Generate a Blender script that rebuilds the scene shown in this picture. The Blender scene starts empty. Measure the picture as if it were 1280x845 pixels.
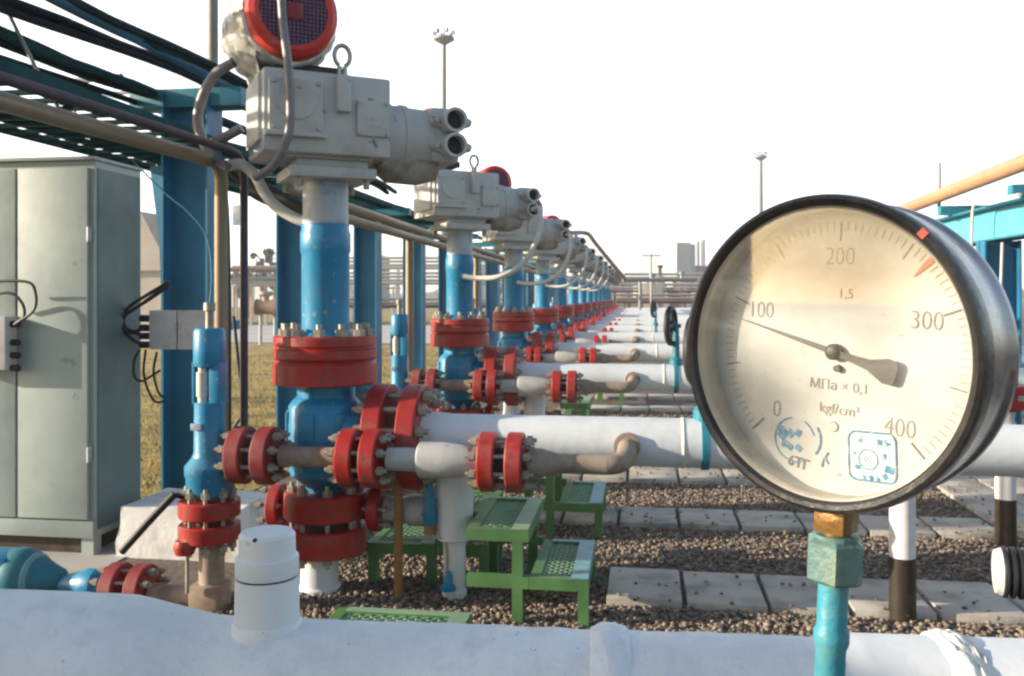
import bpy, bmesh, math, random
import numpy as np
from mathutils import Vector, Matrix

random.seed(7)
rng = np.random.default_rng(7)
S = bpy.context.scene
COL = S.collection
R = math.radians

# ------------------------------------------------------------------ camera, world, sun, exposure
H = 1.40                       # eye height
FPX = 1100.0                   # focal length in pixels of the 1280 px wide photograph
YAW = R(8.28)                  # camera turned to the left of the valve row
HORIZ = 370.0
cam_d = bpy.data.cameras.new('camera')
cam = bpy.data.objects.new('camera', cam_d); COL.objects.link(cam)
cam.location = (0, 0, H); cam.rotation_euler = (math.pi/2, 0, YAW)
cam_d.sensor_width = 36; cam_d.lens = FPX/1280*36
cam_d.shift_y = -(422.5-HORIZ)/1280
cam_d.clip_start = 0.02; cam_d.clip_end = 3000
cam_d.dof.use_dof = True; cam_d.dof.focus_distance = 0.78; cam_d.dof.aperture_fstop = 24
S.camera = cam

SUN_EL = R(15)
TOSUN = Vector((-math.cos(SUN_EL)*math.cos(R(14)), -math.cos(SUN_EL)*math.sin(R(14)), math.sin(SUN_EL)))
w = bpy.data.worlds.new('World'); S.world = w; w.use_nodes = True
wn = w.node_tree
for n in list(wn.nodes): wn.nodes.remove(n)
sky = wn.nodes.new('ShaderNodeTexSky'); sky.sky_type = 'NISHITA'; sky.sun_disc = False
sky.sun_elevation = SUN_EL; sky.sun_rotation = R(-104)
sky.air_density = 1.0; sky.dust_density = 1.5; sky.ozone_density = 1.0
bg = wn.nodes.new('ShaderNodeBackground'); bg.inputs['Strength'].default_value = 0.12
wo = wn.nodes.new('ShaderNodeOutputWorld')
wn.links.new(sky.outputs[0], bg.inputs[0])
# thin bright cloud bank over the far (+Y) half of the sky
tc = wn.nodes.new('ShaderNodeTexCoord'); sx = wn.nodes.new('ShaderNodeSeparateXYZ'); wn.links.new(tc.outputs['Generated'], sx.inputs[0])
def mrange(src, a, b, c, d):
    x = wn.nodes.new('ShaderNodeMapRange'); x.interpolation_type = 'SMOOTHSTEP'
    for k, v in enumerate((a, b, c, d)): x.inputs[k+1].default_value = v
    wn.links.new(src, x.inputs[0]); return x.outputs[0]
fy = mrange(sx.outputs['Y'], .15, .75, 0, 1); fz = mrange(sx.outputs['Z'], .22, .62, 1, 0)
cn = wn.nodes.new('ShaderNodeTexNoise'); cn.inputs['Scale'].default_value = 2.2; cn.inputs['Detail'].default_value = 5
cm = wn.nodes.new('ShaderNodeMapping'); cm.inputs['Scale'].default_value = (1, 1, 3.5); wn.links.new(tc.outputs['Generated'], cm.inputs[0]); wn.links.new(cm.outputs[0], cn.inputs['Vector'])
fc = mrange(cn.outputs[0], .3, .62, .72, 1.0)
def mul(a, b):
    x = wn.nodes.new('ShaderNodeMath'); x.operation = 'MULTIPLY'
    for k, v in enumerate((a, b)):
        if isinstance(v, float): x.inputs[k].default_value = v
        else: wn.links.new(v, x.inputs[k])
    return x.outputs[0]
bg2 = wn.nodes.new('ShaderNodeBackground'); bg2.inputs[0].default_value = (1, .985, .95, 1)
wn.links.new(mul(mul(mul(fy, fz), fc), .80), bg2.inputs['Strength'])
ad = wn.nodes.new('ShaderNodeAddShader'); wn.links.new(bg.outputs[0], ad.inputs[0]); wn.links.new(bg2.outputs[0], ad.inputs[1]); wn.links.new(ad.outputs[0], wo.inputs[0])
sl = bpy.data.lights.new('sun', 'SUN'); sl.energy = 5.0; sl.angle = R(0.55); sl.color = (1.0, 0.88, 0.71)
so = bpy.data.objects.new('sun', sl); COL.objects.link(so)
so.rotation_euler = (-TOSUN).to_track_quat('-Z', 'Y').to_euler()

S.view_settings.view_transform = 'Standard'; S.view_settings.look = 'None'
S.view_settings.gamma = 1; S.view_settings.exposure = 1.0
S.cycles.filter_width = 2.2
S.cycles.max_bounces = 6
S.cycles.use_denoising = True
HAZE = 0.0020

# ------------------------------------------------------------------ measuring helpers
SN, CS = math.sin(YAW), math.cos(YAW)
def P(px, py, D):              # point seen at a pixel of the photo, D metres along the optical axis
    d = (px-640)/FPX
    return Vector((D*(-SN+d*CS), D*(CS+d*SN), H-(py-HORIZ)*D/FPX))
def PY(px, py, Y):
    d = (px-640)/FPX
    return P(px, py, Y/(CS+d*SN))
def PX(px, py, X):
    d = (px-640)/FPX
    return P(px, py, X/(-SN+d*CS))
def V(*a): return Vector(a)
XA, YA, ZA = V(1, 0, 0), V(0, 1, 0), V(0, 0, 1)

# ------------------------------------------------------------------ materials
def mat(name, col, rough=0.5, metal=0.0, var=0.12, vs=5.0, dirt=None, da=0.0, ds=3.0, bump=0.0, bs=40.0, spec=0.5, dirt2=None, da2=0.0, ds2=18.0):
    m = bpy.data.materials.new(name); m.use_nodes = True
    nt = m.node_tree; N = nt.nodes; L = nt.links
    b = N['Principled BSDF']
    b.inputs['Roughness'].default_value = rough; b.inputs['Metallic'].default_value = metal
    b.inputs['Specular IOR Level'].default_value = spec
    g = N.new('ShaderNodeNewGeometry')
    def noise(sc, det=4):
        t = N.new('ShaderNodeTexNoise'); t.inputs['Scale'].default_value = sc; t.inputs['Detail'].default_value = det
        t.inputs['Roughness'].default_value = 0.6
        L.new(g.outputs['Position'], t.inputs['Vector']); return t
    def mix(fac, a, c):
        x = N.new('ShaderNodeMix'); x.data_type = 'RGBA'
        L.new(fac, x.inputs[0])
        for s, v in ((6, a), (7, c)):
            if isinstance(v, tuple): x.inputs[s].default_value = (*v, 1)
            else: L.new(v, x.inputs[s])
        return x.outputs[2]
    def ramp(src, lo, hi, top=1.0):
        x = N.new('ShaderNodeMapRange'); x.inputs[1].default_value = lo; x.inputs[2].default_value = hi
        x.inputs[3].default_value = 0; x.inputs[4].default_value = top; x.clamp = True
        L.new(src, x.inputs[0]); return x.outputs[0]
    n1 = noise(vs)
    c = mix(ramp(n1.outputs[0], .3, .7), tuple(max(0, v*(1-var)) for v in col), tuple(min(1, v*(1+var)) for v in col))
    if dirt:
        n2 = noise(ds, 6); f = ramp(n2.outputs[0], .62-da*.35, .72-da*.2, min(1, .35+da))
        c = mix(f, c, dirt)
    if dirt2:
        n3 = noise(ds2, 5); f = ramp(n3.outputs[0], .66-da2*.3, .70-da2*.3, .85)
        c = mix(f, c, dirt2)
    L.new(c, b.inputs['Base Color'])
    nr = noise(vs*3)
    rr = N.new('ShaderNodeMapRange'); rr.inputs[3].default_value = max(.05, rough-.12); rr.inputs[4].default_value = min(1, rough+.15)
    L.new(nr.outputs[0], rr.inputs[0]); L.new(rr.outputs[0], b.inputs['Roughness'])
    if bump > 0:
        nb = noise(bs, 3); bu = N.new('ShaderNodeBump'); bu.inputs['Strength'].default_value = min(1, bump)
        bu.inputs['Distance'].default_value = 0.004
        L.new(nb.outputs[0], bu.inputs['Height']); L.new(bu.outputs[0], b.inputs['Normal'])
    return m

M = {}
M['red'] = mat('red_paint', (.37, .015, .012), .42, var=.2, dirt=(.33, .075, .06), da=.4, ds=6, bump=.3, dirt2=(.13, .05, .03), da2=.28, ds2=34)
M['old_red'] = mat('faded_red_paint', (.25, .026, .026), .6, var=.25, dirt=(.26, .10, .08), da=.4, ds=8, bump=.3)
M['blue'] = mat('blue_paint', (.012, .215, .40), .38, var=.18, dirt=(.06, .22, .33), da=.38, ds=6, bump=.25, dirt2=(.26, .31, .32), da2=.14, ds2=26)
M['teal'] = mat('teal_paint', (.02, .19, .26), .5, var=.2, dirt=(.05, .16, .17), da=.35, ds=4, bump=.15)
M['column_blue'] = mat('column_blue_paint', (.02, .18, .31), .5, var=.2, vs=2, dirt=(.012, .11, .24), da=.35, ds=1.5, bump=.1)
M['pale_teal'] = mat('pale_teal_paint', (.16, .36, .40), .45, var=.15, dirt=(.18, .25, .22), da=.3, ds=30, bump=.2)
M['beam_blue'] = mat('beam_blue_paint', (.10, .42, .50), .5, var=.12, vs=2, dirt=(.06, .28, .36), da=.3, ds=2)
M['white'] = mat('white_pipe_paint', (.70, .72, .73), .5, var=.07, vs=3, dirt=(.55, .56, .55), da=.25, ds=4, bump=.35, bs=22, dirt2=(.40, .38, .34), da2=-.15, ds2=14)
M['whitewash'] = mat('thick_whitewash', (.72, .74, .75), .6, var=.14, vs=5, dirt=(.62, .64, .66), da=.45, ds=20, bump=1.0, bs=38, dirt2=(.36, .37, .38), da2=-.02, ds2=55)
M['lime'] = mat('limewashed_concrete', (.78, .77, .74), .8, var=.12, vs=5, dirt=(.42, .38, .33), da=.3, ds=4, bump=.8, bs=25)
M['weld'] = mat('weld_bead_paint', (.74, .72, .64), .6, var=.1, vs=30, bump=1.0, bs=60)
M['actuator'] = mat('grey_enamel', (.52, .51, .48), .42, var=.08, vs=4, dirt=(.34, .31, .26), da=.3, ds=4, bump=.25, bs=60, dirt2=(.18, .13, .09), da2=.03, ds2=12)
M['actuator_dirty'] = mat('stained_grey_enamel', (.36, .32, .27), .55, var=.2, vs=8, dirt=(.20, .13, .08), da=.5, ds=9, bump=.3)
M['primer'] = mat('grey_primer', (.42, .45, .47), .5, var=.1, dirt=(.10, .24, .38), da=.35, ds=9)
M['cabinet'] = mat('cabinet_paint', (.36, .42, .39), .5, var=.07, vs=1.5, dirt=(.28, .33, .31), da=.4, ds=2.5, bump=.5, bs=5, dirt2=(.24, .27, .24), da2=-.02, ds2=11)
M['cabinet_shade_side'] = mat('cabinet_shaded_side', (.13, .205, .205), .5, var=.12, vs=2, dirt=(.10, .15, .145), da=.35, ds=3)  # cabinet paint darkened to stand for the face in shade
M['green'] = mat('green_paint', (.085, .20, .065), .5, var=.25, dirt=(.09, .15, .065), da=.3, ds=8, bump=.2)
M['pale_green'] = mat('worn_green_paint', (.24, .38, .24), .5, var=.15, dirt=(.13, .28, .12), da=.4, ds=10)
M['rust'] = mat('rusty_brown_pipe', (.33, .255, .19), .65, var=.22, vs=10, dirt=(.21, .14, .09), da=.4, ds=9, bump=.3)
M['orange_rust'] = mat('orange_rust', (.33, .17, .06), .7, var=.25, vs=12, dirt=(.2, .1, .04), da=.4, ds=12)
M['orange_pipe'] = mat('orange_pipe_paint', (.46, .255, .135), .55, var=.1, dirt=(.36, .21, .12), da=.3, ds=2)
M['steel'] = mat('bare_steel', (.42, .40, .36), .4, metal=.7, var=.2, vs=20, dirt=(.22, .15, .09), da=.3, ds=20)
M['bolt'] = mat('bolt_steel', (.36, .33, .27), .5, metal=.35, var=.3, vs=30, dirt=(.28, .20, .10), da=.3, ds=20)
M['conduit'] = mat('galvanised_conduit', (.25, .20, .135), .45, metal=.3, var=.15, dirt=(.22, .17, .11), da=.35, ds=5)
M['hose'] = mat('metal_hose', (.20, .19, .19), .45, metal=.35, var=.2, vs=20, bump=.4, bs=150)
M['dark_hose'] = mat('dark_hose', (.06, .05, .06), .6, metal=.2, var=.2, vs=20)
M['dark_teal'] = mat('dark_teal_paint', (.008, .055, .062), .8, var=.35, vs=6, spec=.15)
M['pale_hose'] = mat('pale_hose', (.55, .53, .47), .5, var=.15, vs=10)
M['black'] = mat('black_rubber', (.018, .018, .02), .55, var=.3)
M['dark'] = mat('dark_cable', (.009, .022, .026), .8, var=.4, vs=8, spec=.15)
M['dark_paint'] = mat('dark_brown_paint', (.028, .018, .010), .55, var=.4, vs=14, dirt=(.10, .06, .028), da=.3, ds=10)
M['post_white'] = mat('post_white_paint', (.78, .76, .73), .5, var=.05, dirt=(.6, .57, .5), da=.25, ds=8)
M['motor_red'] = mat('motor_red_paint', (.58, .035, .02), .32, var=.15, dirt=(.50, .20, .17), da=.25, ds=6)
M['cowl'] = mat('cowl_paint', (.16, .07, .13), .5, var=.2, vs=20)
M['foil'] = mat('crumpled_foil', (.72, .71, .66), .3, metal=.4, var=.3, vs=14, dirt=(.30, .27, .19), da=.4, ds=8, bump=1.0, bs=30)
M['concrete'] = mat('paving_concrete', (.49, .44, .38), .85, var=.12, vs=2.5, dirt=(.27, .24, .20), da=.5, ds=4, bump=.6, bs=80, dirt2=(.24, .21, .18), da2=-.05, ds2=11)
M['road'] = mat('pale_road_concrete', (.42, .40, .38), .9, var=.1, vs=.5)
M['ground'] = mat('gravelly_soil', (.14, .115, .095), .95, var=.35, vs=6, dirt=(.07, .06, .055), da=.45, ds=25, bump=1.0, bs=45, dirt2=(.26, .2, .14), da2=.25, ds2=40)
M['grass_soil'] = mat('dry_turf', (.34, .235, .06), .95, var=.3, vs=.9, dirt=(.09, .085, .025), da=.4, ds=1.3, bump=1.0, bs=30, dirt2=(.22, .16, .06), da2=.2, ds2=9)
M['bldg_white'] = mat('far_white_wall', (.50, .475, .41), .8, var=.04, vs=.2)
M['bldg_grey'] = mat('far_grey_wall', (.42, .44, .46), .8, var=.08, vs=.3)  # also stands in for the white building's shaded end
M['far_brown'] = mat('far_rusty_steel', (.16, .10, .08), .8, var=.3, vs=.8)
M['far_steel'] = mat('far_grey_steel', (.32, .33, .34), .7, var=.25, vs=.6)
M['far_tan'] = mat('far_tan_wall', (.40, .34, .27), .85, var=.15, vs=.4)
M['far_dark'] = mat('far_dark_opening', (.05, .05, .05), .8, var=.3)
M['mast'] = mat('mast_steel', (.20, .19, .18), .6, metal=.2, var=.15)
M['bezel'] = mat('black_bezel', (.022, .020, .018), .3, var=.3, vs=60, dirt=(.06, .05, .04), da=.3, ds=70, bump=.1, bs=200)
M['case'] = mat('gauge_case', (.26, .25, .25), .24, metal=.9, var=.3, vs=30, dirt=(.30, .26, .22), da=.22, ds=45, dirt2=(.22, .10, .03), da2=.12, ds2=60)
M['seal'] = mat('glass_seal_ring', (.42, .38, .32), .4, var=.15, vs=80)
M['dial'] = mat('aged_dial', (.54, .54, .515), .6, var=.08, vs=22, dirt=(.44, .435, .41), da=.45, ds=24, spec=.2, dirt2=(.36, .31, .25), da2=.0, ds2=170)
M['ink'] = mat('dial_ink', (.10, .085, .07), .6, var=.25, vs=300)
M['faint_ink'] = mat('faded_dial_ink', (.25, .23, .20), .6, var=.25, vs=300)
M['stamp'] = mat('blue_stamp_ink', (.03, .20, .36), .6, var=.4, vs=250, dirt=(.50, .52, .47), da=.35, ds=300)
M['stamp_wash'] = mat('pale_stamp_ground', (.52, .60, .60), .6, var=.08, vs=120)
M['needle'] = mat('needle_black', (.05, .045, .04), .5, var=.2, vs=100)
M['red_mark'] = mat('red_limit_mark', (.50, .06, .03), .5, var=.2, vs=100)
M['brass'] = mat('brown_brass', (.22, .115, .03), .35, metal=.4, var=.25, vs=60, dirt=(.16, .08, .03), da=.35, ds=60, bump=.2, bs=150)
M['nut_teal'] = mat('worn_teal_nut', (.11, .20, .185), .42, var=.2, vs=60, dirt=(.30, .33, .22), da=.35, ds=55, bump=.3, bs=150)
M['pipe_teal'] = mat('teal_standpipe', (.035, .235, .31), .42, var=.25, vs=40, dirt=(.10, .27, .28), da=.45, ds=50, bump=.2, bs=120)
M['cap_white'] = mat('cap_face', (.62, .60, .56), .5, var=.1, vs=30, dirt=(.4, .38, .33), da=.3, ds=30)
M['box_grey'] = mat('junction_box_grey', (.60, .57, .56), .5, var=.08, vs=8, dirt=(.42, .36, .34), da=.3, ds=9)
M['bark'] = mat('bark', (.07, .05, .035), .9, var=.3)

def leaf_mat(name, col):
    return mat(name, col, .7, var=.35, vs=1.2, dirt=tuple(c*.5 for c in col), da=.3, ds=.7)
M['leaf'] = leaf_mat('leaf_green', (.045, .06, .028))
M['leaf2'] = leaf_mat('leaf_olive', (.07, .07, .035))

def attr_mat(name, a, b, c, rough=.9):
    m = bpy.data.materials.new(name); m.use_nodes = True
    nt = m.node_tree; N = nt.nodes; L = nt.links; bs = N['Principled BSDF']; bs.inputs['Roughness'].default_value = rough
    at = N.new('ShaderNodeAttribute'); at.attribute_name = 'tone'
    cr = N.new('ShaderNodeValToRGB'); e = cr.color_ramp.elements
    e[0].color = (*a, 1); e[1].color = (*c, 1); k = e.new(.55); k.color = (*b, 1)
    L.new(at.outputs['Fac'], cr.inputs[0]); L.new(cr.outputs[0], bs.inputs['Base Color'])
    return m
M['pebble'] = attr_mat('gravel_stone', (.09, .067, .056), (.21, .16, .122), (.38, .30, .215))
M['blade'] = attr_mat('dry_grass_blade', (.12, .12, .03), (.36, .255, .065), (.52, .38, .14))

def glass_mat():
    m = bpy.data.materials.new('gauge_glass'); m.use_nodes = True
    nt = m.node_tree; N = nt.nodes; L = nt.links
    for n in list(N): N.remove(n)
    o = N.new('ShaderNodeOutputMaterial'); t = N.new('ShaderNodeBsdfTransparent'); g = N.new('ShaderNodeBsdfGlossy')
    g.inputs['Roughness'].default_value = .03; t.inputs['Color'].default_value = (.97, .97, .95, 1)
    f = N.new('ShaderNodeFresnel'); f.inputs['IOR'].default_value = 1.5
    mx = N.new('ShaderNodeMixShader'); L.new(f.outputs[0], mx.inputs[0]); L.new(t.outputs[0], mx.inputs[1]); L.new(g.outputs[0], mx.inputs[2])
    # a pale streaky film of dust, painting in the pane's hazy reflections
    df = N.new('ShaderNodeBsdfDiffuse'); df.inputs[0].default_value = (.62, .60, .55, 1)
    ge = N.new('ShaderNodeNewGeometry'); mp_ = N.new('ShaderNodeMapping'); mp_.inputs['Scale'].default_value = (18, 18, 55); mp_.inputs['Rotation'].default_value = (0, .35, .2)
    L.new(ge.outputs['Position'], mp_.inputs[0]); nz = N.new('ShaderNodeTexNoise'); nz.inputs['Scale'].default_value = 1.3; nz.inputs['Detail'].default_value = 6; L.new(mp_.outputs[0], nz.inputs['Vector'])
    mr = N.new('ShaderNodeMapRange'); mr.inputs[1].default_value = .42; mr.inputs[2].default_value = .72; mr.inputs[3].default_value = .03; mr.inputs[4].default_value = .17; L.new(nz.outputs[0], mr.inputs[0])
    m2 = N.new('ShaderNodeMixShader'); L.new(mr.outputs[0], m2.inputs[0]); L.new(mx.outputs[0], m2.inputs[1]); L.new(df.outputs[0], m2.inputs[2])
    L.new(m2.outputs[0], o.inputs[0]); return m
M['glass'] = glass_mat()

# ------------------------------------------------------------------ mesh builder
ORG = {}
class MB:
    def __init__(s): s.bm = bmesh.new()
    def merge(s, b):
        me = bpy.data.meshes.new('tmp'); b.to_mesh(me); b.free(); s.bm.from_mesh(me); bpy.data.meshes.remove(me); return s
    def box(s, c, size, rz=0, bev=0.0, rot=None):
        b = bmesh.new(); bmesh.ops.create_cube(b, size=1)
        bmesh.ops.scale(b, vec=size, verts=b.verts)
        if bev > 0: bmesh.ops.bevel(b, geom=list(b.edges), offset=bev, segments=2, affect='EDGES', profile=.6)
        mt = Matrix.Translation(c) @ (rot.to_4x4() if rot else Matrix.Rotation(rz, 4, 'Z'))
        bmesh.ops.transform(b, matrix=mt, verts=b.verts)
        return s.merge(b)
    def span(s, x0, x1, y0, y1, z0, z1, bev=0.0):
        return s.box(((x0+x1)/2, (y0+y1)/2, (z0+z1)/2), (abs(x1-x0), abs(y1-y0), abs(z1-z0)), bev=bev)
    def lathe(s, p, ax, prof, n=28, jit=0.0, seed=0):
        ax = Vector(ax).normalized(); p = Vector(p)
        u = ax.orthogonal().normalized()
        if abs(ax.z) > .9: u = V(1, 0, 0)
        elif abs(ax.x) > .5 or abs(ax.y) > .5: u = (ZA - ax*ax.z).normalized()
        v = ax.cross(u); rings = []
        rr = random.Random(seed)
        for (t, r) in prof:
            ring = []
            for i in range(n):
                a = 2*math.pi*i/n
                q = r*(1+(rr.uniform(-jit, jit) if jit else 0))
                ring.append(s.bm.verts.new(p+ax*(t+(rr.uniform(-jit, jit)*r*.6 if jit else 0))+u*(q*math.cos(a))+v*(q*math.sin(a))))
            rings.append(ring)
        for a, b in zip(rings, rings[1:]):
            for i in range(n): s.bm.faces.new((a[i], a[(i+1) % n], b[(i+1) % n], b[i]))
        if prof[0][1] > 1e-6: s.bm.faces.new(list(reversed(rings[0])))
        if prof[-1][1] > 1e-6: s.bm.faces.new(rings[-1])
        return s
    def cyl(s, p0, p1, r0, r1=None, n=20):
        p0 = Vector(p0); p1 = Vector(p1); r1 = r0 if r1 is None else r1
        L = (p1-p0).length
        return s.lathe(p0, p1-p0, [(0, r0), (L, r1)], n)
    def flange(s, c, ax, r, t, ch=.006, n=40):
        return s.lathe(Vector(c), ax, [(-t/2, r-ch), (-t/2+ch, r), (t/2-ch, r), (t/2, r-ch)], n)
    def tube(s, pts, r, n=10, smooth=0):
        pts = [Vector(q) for q in pts]
        if smooth:
            out = []; e = [pts[0]*2-pts[1]]+pts+[pts[-1]*2-pts[-2]]
            for i in range(1, len(e)-2):
                a, b, c, d = e[i-1:i+3]
                for k in range(smooth):
                    t = k/smooth
                    out.append(.5*((2*b)+(c-a)*t+(2*a-5*b+4*c-d)*t*t+(3*b-a-3*c+d)*t**3))
            out.append(pts[-1]); pts = out
        t0 = (pts[1]-pts[0]).normalized(); u = t0.orthogonal().normalized(); prev = None; first = None
        for i, q in enumerate(pts):
            t = (pts[min(i+1, len(pts)-1)]-pts[max(i-1, 0)]).normalized()
            u = (u-t*u.dot(t)).normalized(); v = t.cross(u)
            ring = [s.bm.verts.new(q+u*(r*math.cos(2*math.pi*k/n))+v*(r*math.sin(2*math.pi*k/n))) for k in range(n)]
            if prev:
                for k in range(n): s.bm.faces.new((prev[k], prev[(k+1) % n], ring[(k+1) % n], ring[k]))
            else: first = ring
            prev = ring
        s.bm.faces.new(list(reversed(first))); s.bm.faces.new(prev)
        return s
    def prism(s, poly, ext, bev=0.0):          # 3-D polygon pushed along a vector
        b = bmesh.new(); ext = Vector(ext); poly = [Vector(q) for q in poly]
        a = [b.verts.new(q) for q in poly]; c = [b.verts.new(q+ext) for q in poly]; n = len(a)
        b.faces.new(list(reversed(a))); b.faces.new(c)
        for i in range(n): b.faces.new((a[i], a[(i+1) % n], c[(i+1) % n], c[i]))
        bmesh.ops.recalc_face_normals(b, faces=b.faces)
        if bev > 0: bmesh.ops.bevel(b, geom=list(b.edges), offset=bev, segments=2, affect='EDGES', profile=.6)
        return s.merge(b)
    def xf(s, mt):
        bmesh.ops.transform(s.bm, matrix=mt, verts=s.bm.verts); return s
    def build(s, name, m, parent=None, origin=None, label=None, angle=38):
        if parent is not None:
            r = parent
            while r.parent: r = r.parent
            o0 = ORG.get(r.name, V(0, 0, 0))
        else: o0 = Vector(origin) if origin is not None else V(0, 0, 0)
        bmesh.ops.recalc_face_normals(s.bm, faces=s.bm.faces)
        if o0.length > 0: bmesh.ops.translate(s.bm, vec=-o0, verts=s.bm.verts)
        me = bpy.data.meshes.new(name); s.bm.to_mesh(me); s.bm.free()
        me.shade_smooth(); me.set_sharp_from_angle(angle=R(angle))
        me.materials.append(M[m] if isinstance(m, str) else m)
        o = bpy.data.objects.new(name, me); COL.objects.link(o)
        if parent is not None: o.parent = parent
        else: o.location = o0; ORG[o.name] = o0
        if label: o['label'] = label
        return o

def tag(o, label, cat, group=None):
    o['label'] = label; o['category'] = cat
    if group: o['group'] = group
    return o
def thing(name, label, cat, loc=(0, 0, 0), group=None, local=False):
    o = bpy.data.objects.new(name, None); COL.objects.link(o); o.location = loc; o.empty_display_size = .1
    ORG[o.name] = V(0, 0, 0) if local else Vector(loc)
    return tag(o, label, cat, group)
def setting(mb, name, m, kind='structure', **k):
    o = mb.build(name, m, **k); o['kind'] = kind; return o
def copy_thing(root, off, label, skip=(), group=None):
    r = root.copy(); COL.objects.link(r); r.location = root.location+Vector(off); r['label'] = label
    if group: r['group'] = group
    for ch in root.children:
        if ch.name.split('.')[0] in skip: continue
        c = ch.copy(); COL.objects.link(c); c.parent = r
        for g in ch.children:
            if g.name.split('.')[0] in skip: continue
            d = g.copy(); COL.objects.link(d); d.parent = c
    return r
BOLT = {}
def bolts(parent, c, ax, rad, n, L, r, a0=0.0):
    ax = Vector(ax).normalized(); key = (tuple(round(v, 3) for v in ax), L, r)
    root = parent
    while root.parent: root = root.parent
    if key not in BOLT:
        mb = MB(); h = r*1.3
        mb.cyl(-ax*L/2, ax*L/2, r*.5, n=8)
        for sgn in (-1, 1):
            q = ax*sgn*(L/2-r*.85-h); mb.cyl(q, q+ax*sgn*h, r, n=6)
        b = mb.bm; me = bpy.data.meshes.new('bolt'); bmesh.ops.recalc_face_normals(b, faces=b.faces); b.to_mesh(me); b.free()
        me.materials.append(M['bolt']); BOLT[key] = me
    u = (ZA-ax*ax.z).normalized() if abs(ax.z) < .9 else V(1, 0, 0); v = ax.cross(u)
    for i in range(n):
        a = a0+2*math.pi*i/n
        o = bpy.data.objects.new('bolt', BOLT[key]); COL.objects.link(o); o.parent = parent
        o.location = Vector(c)-ORG[root.name]+u*(rad*math.cos(a))+v*(rad*math.sin(a))

def mesh_np(name, verts, faces, m, tone=None, smooth=False):
    me = bpy.data.meshes.new(name); k = faces.shape[1]
    me.vertices.add(len(verts)); me.vertices.foreach_set('co', verts.astype(np.float32).ravel())
    me.loops.add(faces.size); me.loops.foreach_set('vertex_index', faces.astype(np.int32).ravel())
    me.polygons.add(len(faces)); me.polygons.foreach_set('loop_start', np.arange(0, faces.size, k, dtype=np.int32))
    me.polygons.foreach_set('loop_total', np.full(len(faces), k, dtype=np.int32))
    if tone is not None:
        a = me.attributes.new('tone', 'FLOAT', 'POINT'); a.data.foreach_set('value', tone.astype(np.float32))
    me.update(calc_edges=True); me.validate()
    me.materials.append(M[m]); o = bpy.data.objects.new(name, me); COL.objects.link(o)
    return o

# ================================================================== THE SETTING
X1, Y1, PITCH = -1.482, 4.02, 3.154
def flat(name, m, x0, x1, y0, y1, z):
    b = bmesh.new(); vs = [b.verts.new(q) for q in ((x0, y0, z), (x1, y0, z), (x1, y1, z), (x0, y1, z))]; b.faces.new(vs)
    mb = MB(); mb.bm.free(); mb.bm = b
    return setting(mb, name, m)
flat('ground', 'ground', -900, 900, -60, 1500, 0)
flat('lawn', 'grass_soil', -60, -2.75, 5.05, 24.6, .004)
flat('lawn', 'grass_soil', -120, -4.0, 41.5, 300, .004)
flat('road', 'road', -120, -4.5, 25.2, 41, .004)
flat('path', 'road', -5.6, -2.72, 3.6, 5.0, .006)

STRIPS = [(4.01, 4.47, -.16)]+[(5.37, 5.76, -1.2), (6.65, 7.14, -1.2)]+[(8.0+1.33*i, 8.45+1.33*i, -1.0) for i in range(20)]
for (ya, yb, xs) in STRIPS:
    mb = MB(); x = xs
    while x < 2.1:
        L = .36+random.uniform(-.015, .03); x2 = min(x+L, 2.1)
        if x2-x > .1:
            mb.box(((x+x2)/2, (ya+yb)/2+random.uniform(-.008, .008), -.012+random.uniform(-.004, .006)), (x2-x-.022, yb-ya, .09), rz=R(random.uniform(-.6, .6)), bev=.006)
        x = x2
    setting(mb, 'path', 'concrete')
mb = MB(); y = 5.62
while y < 34:
    x = 2.12
    for wd in (.36, .36, .36, .36):
        mb.box((x+wd/2, y+.22, -.012+random.uniform(-.004, .006)), (wd-.018, .42, .09), bev=.006); x += wd
    y += .44
setting(mb, 'path', 'concrete')
mb = MB(); x = 2.12
while x < 6:
    mb.box((x+.18, 4.24, -.012+random.uniform(-.004, .006)), (.345, .46, .09), bev=.006); x += .365
setting(mb, 'path', 'concrete')

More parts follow.
